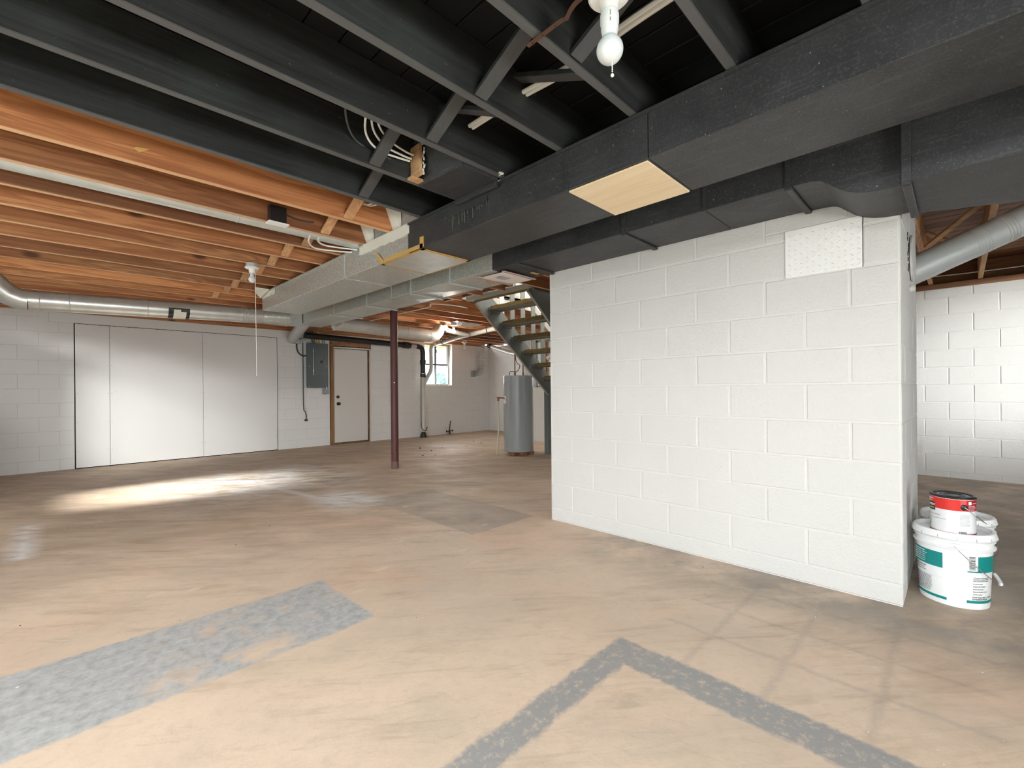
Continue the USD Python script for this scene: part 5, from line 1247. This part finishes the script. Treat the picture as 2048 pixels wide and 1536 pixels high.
bucket(3.245, 0.028, "white five gallon paint bucket with teal labels in front, carrying the red paint can", True)
bucket(3.600, 0.015, "white paint bucket standing behind the one with the red paint can", False, 0.9)
kx, ky, kz = 3.185, 0.028, 0.3525
t = thing("paint_can", "red and white paint can with black lid on top of the front bucket", "paint can", loc=(kx, ky, kz))
kr = 0.0835; ka = math.atan2(-ky, -kx)
cbody = obj("body", lathe([(0, 0.001), (kr - 0.003, 0.0), (kr, 0.003), (kr, 0.185)], (kx, ky, kz), 60), M["can_white"], t, smooth=30)
obj("rim", lathe([(kr, 0.182), (kr + 0.0035, 0.183), (kr + 0.004, 0.191), (kr - 0.002, 0.194), (kr - 0.010, 0.193), (kr - 0.013, 0.187), (kr - 0.018, 0.187)], (kx, ky, kz), 60), M["black_plastic"], t, smooth=30)
obj("lid", lathe([(kr - 0.018, 0.187), (kr - 0.022, 0.190), (0.048, 0.190), (0.046, 0.186), (0.036, 0.186), (0.034, 0.189), (0, 0.189)], (kx, ky, kz), 48), M["panel_grey"], t, smooth=30)
obj("lid_ring", lathe([(0.030, 0.1895), (0.044, 0.1925), (0.036, 0.193), (0.028, 0.1895)], (kx, ky, kz), 40), M["black_plastic"], t, smooth=30)
C2 = (kx, ky)
def cput(nm, m, mat, th, z, e_=0.0): obj(nm, wrap(m, C2, kr + 0.0004 + e_, ka + th, kz + z), mat, cbody)
cput("red_band", grid(-PI * kr, PI * kr - 0.0001, 0, 0.054, 48), M["can_red"], 0, 0.126)
cput("base_band", grid(-PI * kr, 0.018, 0, 0.012, 32), M["can_dark_red"], 0, 0.005)
cput("base_band", grid(0.052, PI * kr, 0, 0.012, 32), M["can_dark_red"], 0, 0.005)
cput("red_panel", grid(0.056, 0.118, 0, 0.048, 10), M["can_dark_red"], 0, 0.130, 0.0004)
cput("badge", grid(0.060, 0.075, 0, 0.015, 5), M["print_white"], 0, 0.158, 0.0008)
cput("badge", grid(-0.123, -0.071, 0, 0.040, 8), M["print_black"], 0, 0.113, 0.0006)
badge = cat_(text("PAINT", 0.010, 0.0018, True)); badge.apply_translation((-0.112, 0, 0)); cput("print", badge, M["print_white"], 0, 0.136, 0.0006)
b2 = text("& PRIMER", 0.0055, 0.0018); b2.apply_translation((-0.110, 0, 0)); cput("print", b2, M["brass"], 0, 0.122, 0.0006)
for q, (s, x_, z_, h_, mt) in enumerate([("INTERIOR", -0.118, 0.168, 0.0055, "print_white"), ("Eggshell", -0.118, 0.158, 0.0045, "print_white"), ("Ultra White", -0.100, 0.092, 0.0075, "can_grey"), ("Interior eggshell enamel", -0.105, 0.076, 0.0050, "can_grey"), ("Low odor", -0.110, 0.066, 0.0040, "can_grey"), ("LIFETIME", 0.079, 0.163, 0.004, "print_white"),
                                         ("Stir thoroughly", 0.060, 0.150, 0.0034, "can_white"), ("before use. Apply", 0.060, 0.144, 0.0034, "can_white"), ("two coats for best", 0.060, 0.138, 0.0034, "can_white"), ("one coat hide", 0.060, 0.132, 0.0034, "can_white"), ("Protect floors", 0.026, 0.104, 0.0040, "can_grey")]):
    m = text(s, h_, 0.0014); m.apply_translation((x_, 0, 0)); cput("print", m, M[mt], 0, z_, 0.0006)
for q in range(8):
    m = text("apply at 50 to 90 F"[q % 3:], 0.0034, 0.001); m.apply_translation((0.026, 0, 0)); cput("print", m, M["can_grey"], 0, 0.097 - 0.0062 * q)
cput("green_mark", grid(-0.122, -0.106, 0, 0.022, 5), plain("green_print", (0.20, 0.42, 0.10), 0.4), 0, 0.032)
bars = []; xx = 0.0; r9 = random.Random(8)
while xx < 0.030:
    wb_ = r9.choice((0.0008, 0.0016, 0.0024)); bars.append(grid(0.021 + xx, 0.021 + xx + wb_, 0, 0.020, 2, 0.001)); xx += wb_ + r9.choice((0.0008, 0.0014))
cput("barcode", cat_(*bars), M["print_black"], 0, 0.006)
ep = np.array([kx + (kr + 0.001) * math.cos(ka + 0.50), ky + (kr + 0.001) * math.sin(ka + 0.50), kz + 0.145])
em = lathe([(0, 0.004), (0.006, 0.005), (0.013, 0.003), (0.0145, 0)], (0, 0, 0), 20)
TM = np.eye(4); nn = np.array([math.cos(ka + 0.50), math.sin(ka + 0.50), 0]); TM[:3, 2] = nn; TM[:3, 0] = [0, 0, 1]; TM[:3, 1] = np.cross(nn, [0, 0, 1]); TM[:3, 3] = ep
em.apply_transform(TM); obj("ear", em, M["black_plastic"], t, smooth=True)
cw = lambda a, r_, z: (kx + r_ * math.cos(ka + a), ky + r_ * math.sin(ka + a), kz + z)
obj("handle", tube(curve([cw(0.50, kr + 0.006, 0.146), cw(0.72, kr + 0.010, 0.128), cw(1.05, kr + 0.016, 0.098), cw(1.45, kr + 0.030, 0.072), cw(1.9, kr + 0.040, 0.060), cw(2.5, kr + 0.03, 0.09), cw(0.5 + PI, kr + 0.004, 0.146)], 8), 0.0015, 8), M["steel"], t, smooth=True)

# ------------------------------------------------------------------ crumbs on the floor
r5 = np.random.default_rng(21)
def crumbs(n, x0, x1, y0, y1, s0, s1):
    out = []
    for _ in range(n):
        x_, y_ = x0 + (x1 - x0) * r5.random(), y0 + (y1 - y0) * r5.random()
        if 2.9 < x_ < 4.1 and -0.2 < y_ < 2.48: continue
        s = s0 + (s1 - s0) * r5.random() ** 3
        p = r5.normal(size=(8, 3)); p /= np.linalg.norm(p, axis=1, keepdims=True)
        out.append(hull(p * [s, s * 0.7, s * 0.4] + [x_, y_, s * 0.3]))
    return cat_(*out)
obj("paint_flakes", cat_(crumbs(110, -0.2, 2.9, 0.3, 5.0, 0.0015, 0.006), crumbs(60, 1.6, 3.4, -0.3, 0.6, 0.0015, 0.005)), M["grey_wool"], label="scattered white paint flakes lying on the concrete floor", cat="paint flakes", kind="stuff")
obj("dirt_crumbs", cat_(crumbs(110, -0.2, 2.9, 0.3, 6.0, 0.0015, 0.006), crumbs(20, 4.2, 7.0, 6.0, 8.8, 0.01, 0.035)), M["speck"], label="scattered dark dirt crumbs lying on the concrete floor", cat="dirt", kind="stuff")
